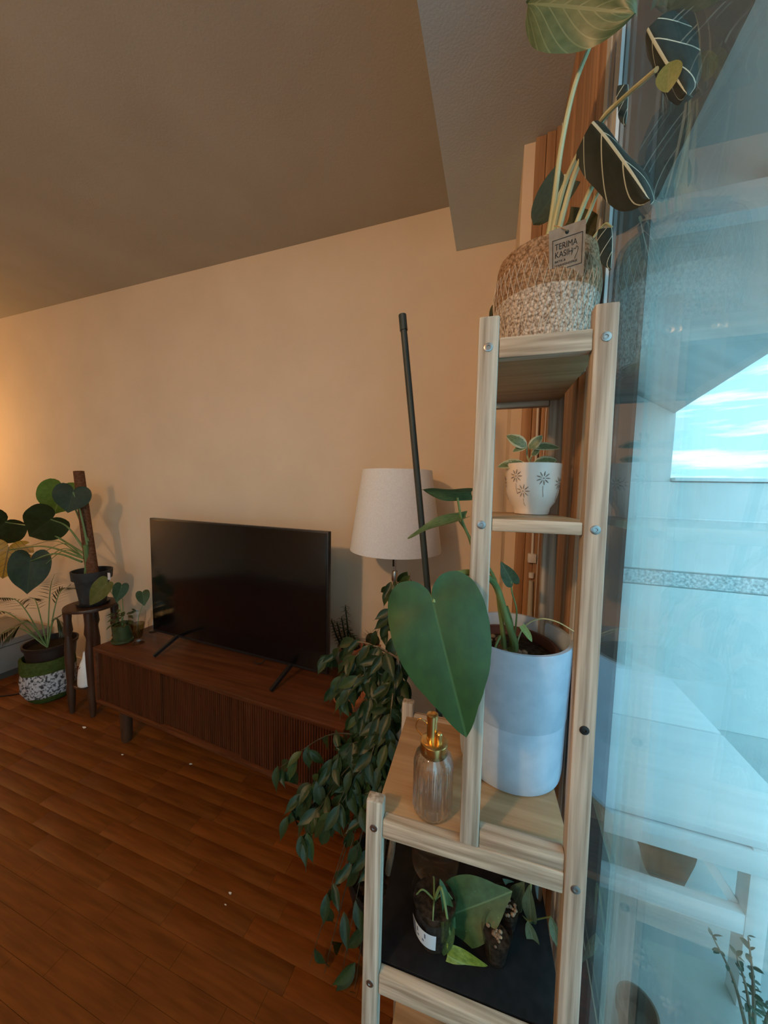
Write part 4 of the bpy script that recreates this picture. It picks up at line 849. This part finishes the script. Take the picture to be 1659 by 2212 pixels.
po = heart_mesh('leaf', L_POT, HEART, 1.0, .10, .10, .25); pn = leaf_mesh('leaf', L_POT, .50, 'heart', .06, .35, .10, .25, nu=14, nv=8); py_ = leaf_mesh('leaf', L_PY, .52, 'heart', .06, .30, .25, .3, nu=16, nv=8)
hb_ = at(968, 1995, Y=ky-.02)
put_leaf(po, at(990, 1970, Y=.575), at(1104, 1930, Y=.585), Vector((.1, -.75, .75)), cu_, wscale=1.0)
put_leaf(pn, at(972, 2004, Y=.54), at(955, 1905, Y=.55), toward_cam((0, .55, .7))+Vector((.45, 0, 0)), cu_, wscale=.72)
put_leaf(po, at(966, 2004, Y=.535), at(948, 2074, Y=.520), Vector((-.25, -.8, .5)), cu_, wscale=.8)
put_leaf(py_, at(966, 2064, Y=.522), at(1074, 2127, Y=.520), Vector((.35, -.8, .5)), cu_, label='lime green leaf')
put_leaf(pn, at(975, 1990, Y=.565), at(985, 2018, Y=.56), Vector((.5, -.8, .3)), cu_, wscale=.5)
stem([(kx, ky, z4+.066), (kx+.012, ky-.004, z4+.10), hb_], .003, .002, STEM, cu_); stem([hb_, at(974, 1985, Y=.555), at(980, 1972, Y=.56)], .002, .0015, STEM, cu_, 'petiole')
stem([hb_, at(975, 2040, Y=.535), at(966, 2064, Y=.53)], .002, .0015, STEM, cu_, 'petiole')
for k in range(4):
    a = k*1.5+.3; stem([(kx, ky, z4+.067), (kx+.02*math.cos(a), ky+.02*math.sin(a), z4+.082), (kx+.032*math.cos(a), ky+.032*math.sin(a), z4+.070)], .0018, .001, STEM, cu_)
q = at(930, 1925, Z=z4); jx, jy = q.x, q.y+.052; jr = thing('glass_jar', 'clear round glass jar at the back left of the lower shelf', 'jar', (jx, jy, z4))
MB().lathe([(.001, .004), (.040, .001), (.047, .004), (.050, .012), (.050, .11), (.044, .125), (.044, .14), (.0415, .14), (.0415, .124), (.0475, .108), (.0475, .014), (.044, .007), (.001, .007)], (jx, jy, z4), 44).build('jar', solid_glass('jar_glass', 1.46, clear=.5), jr)
for (px, py, lbx) in ((1070, 2108, 'small clear cup of clay pebbles at the front of the lower shelf'), (1092, 2035, 'small clear cup of clay pebbles behind the other cup')):
    q = at(px, py, Z=z4); ux, uy = q.x, q.y+.025; u_ = thing('pebble_cup', lbx, 'cup', (ux, uy, z4), 'pebble cups on the lower shelf')
    MB().lathe([(.018, 0), (.0255, .050), (.0262, .052), (.0248, .052), (.0172, .002), (.001, .002)], (ux, uy, z4), 28).build('cup', CLEAR, u_)
    MB().lathe([(.001, .003), (.0168, .003), (.0218, .036), (.001, .037)], (ux, uy, z4), 20).build('substrate', SOIL, u_)
    for k in range(18):
        a = rp_.uniform(0, 6.28); r_ = rp_.uniform(0, .017); MB().ball((ux+r_*math.cos(a), uy+r_*math.sin(a), z4+.040), rp_.uniform(.0024, .0042), 7, 5, (1, .8, .8)).build('pebble', PEB, u_)
q = at(1150, 2060, Z=z4); hx, hy = q.x+.005, q.y+.09; ho = thing('hoya_cutting', 'narrow leaved cutting in a small glass at the right of the lower shelf', 'plant', (hx, hy, z4))
MB().lathe([(.018, 0), (.021, .003), (.021, .055), (.0195, .055), (.0195, .005), (.001, .005)], (hx, hy, z4), 26).build('glass', CLEAR, ho)
hl = leaf_mesh('leaf', L_HOY, .30, 'lance', 0, .3, .08, .2, nu=12, nv=6)
for (b, t, Yv, ws_) in [((1148, 1996), (1140, 1918), .62, 1.1), ((1140, 1988), (1166, 2084), .60, 1.0), ((1190, 1978), (1212, 2068), .59, .9), ((1110, 1962), (1128, 1908), .64, 1.5), ((1130, 1990), (1085, 2010), .66, 1.6), ((1120, 1930), (1088, 1900), .68, 1.5)]:
    put_leaf(hl, at(*b, Y=Yv), at(*t, Y=Yv-.01), toward_cam(at(*b, Y=Yv))+Vector((-.3, 0, .2)), ho, wscale=ws_)
hj = at(1142, 1990, Y=.62); stem([(hx, hy, z4+.01), (hx, hy, z4+.07), hj], .0022, .0016, STEM, ho); stem([hj, at(1165, 1985, Y=.61), at(1190, 1980, Y=.59)], .0014, .001, STEM, ho); stem([hj, at(1125, 1975, Y=.63), at(1112, 1960, Y=.64)], .0014, .001, STEM, ho)
# paper scraps on the floor
scr = mat('white_paper', (.75, .73, .70), .8); rs = random.Random(9)
for (px, py, s_, lbx) in ((182, 1572, .016, 'white torn paper scrap on the floor by the plant table'), (497, 1930, .006, 'larger of two white specks in the middle of the floor'), (487, 1955, .005, 'smaller of two white specks in the middle of the floor'), (412, 1651, .009, 'white paper speck on the floor before the console'), (264, 1631, .007, 'pale speck on the floor below the console leg')):
    q = at(px, py, Z=0); pts = []
    for k in range(6): a = k*1.047; r_ = s_*rs.uniform(.45, 1); pts.append((q.x+r_*math.cos(a)*1.3, q.y+r_*math.sin(a)*.7))
    sm = MB(); sm.add([(x, y, .0003+rs.uniform(0, .002)) for x, y in pts]+[(x, y, .0016+rs.uniform(0, .002)) for x, y in pts], [tuple(range(5, -1, -1)), tuple(range(6, 12))]+[(k, (k+1) % 6, 6+(k+1) % 6, 6+k) for k in range(6)])
    tag(sm.build('paper_scrap', scr, smooth=False), lbx, 'paper', 'paper scraps on the floor')
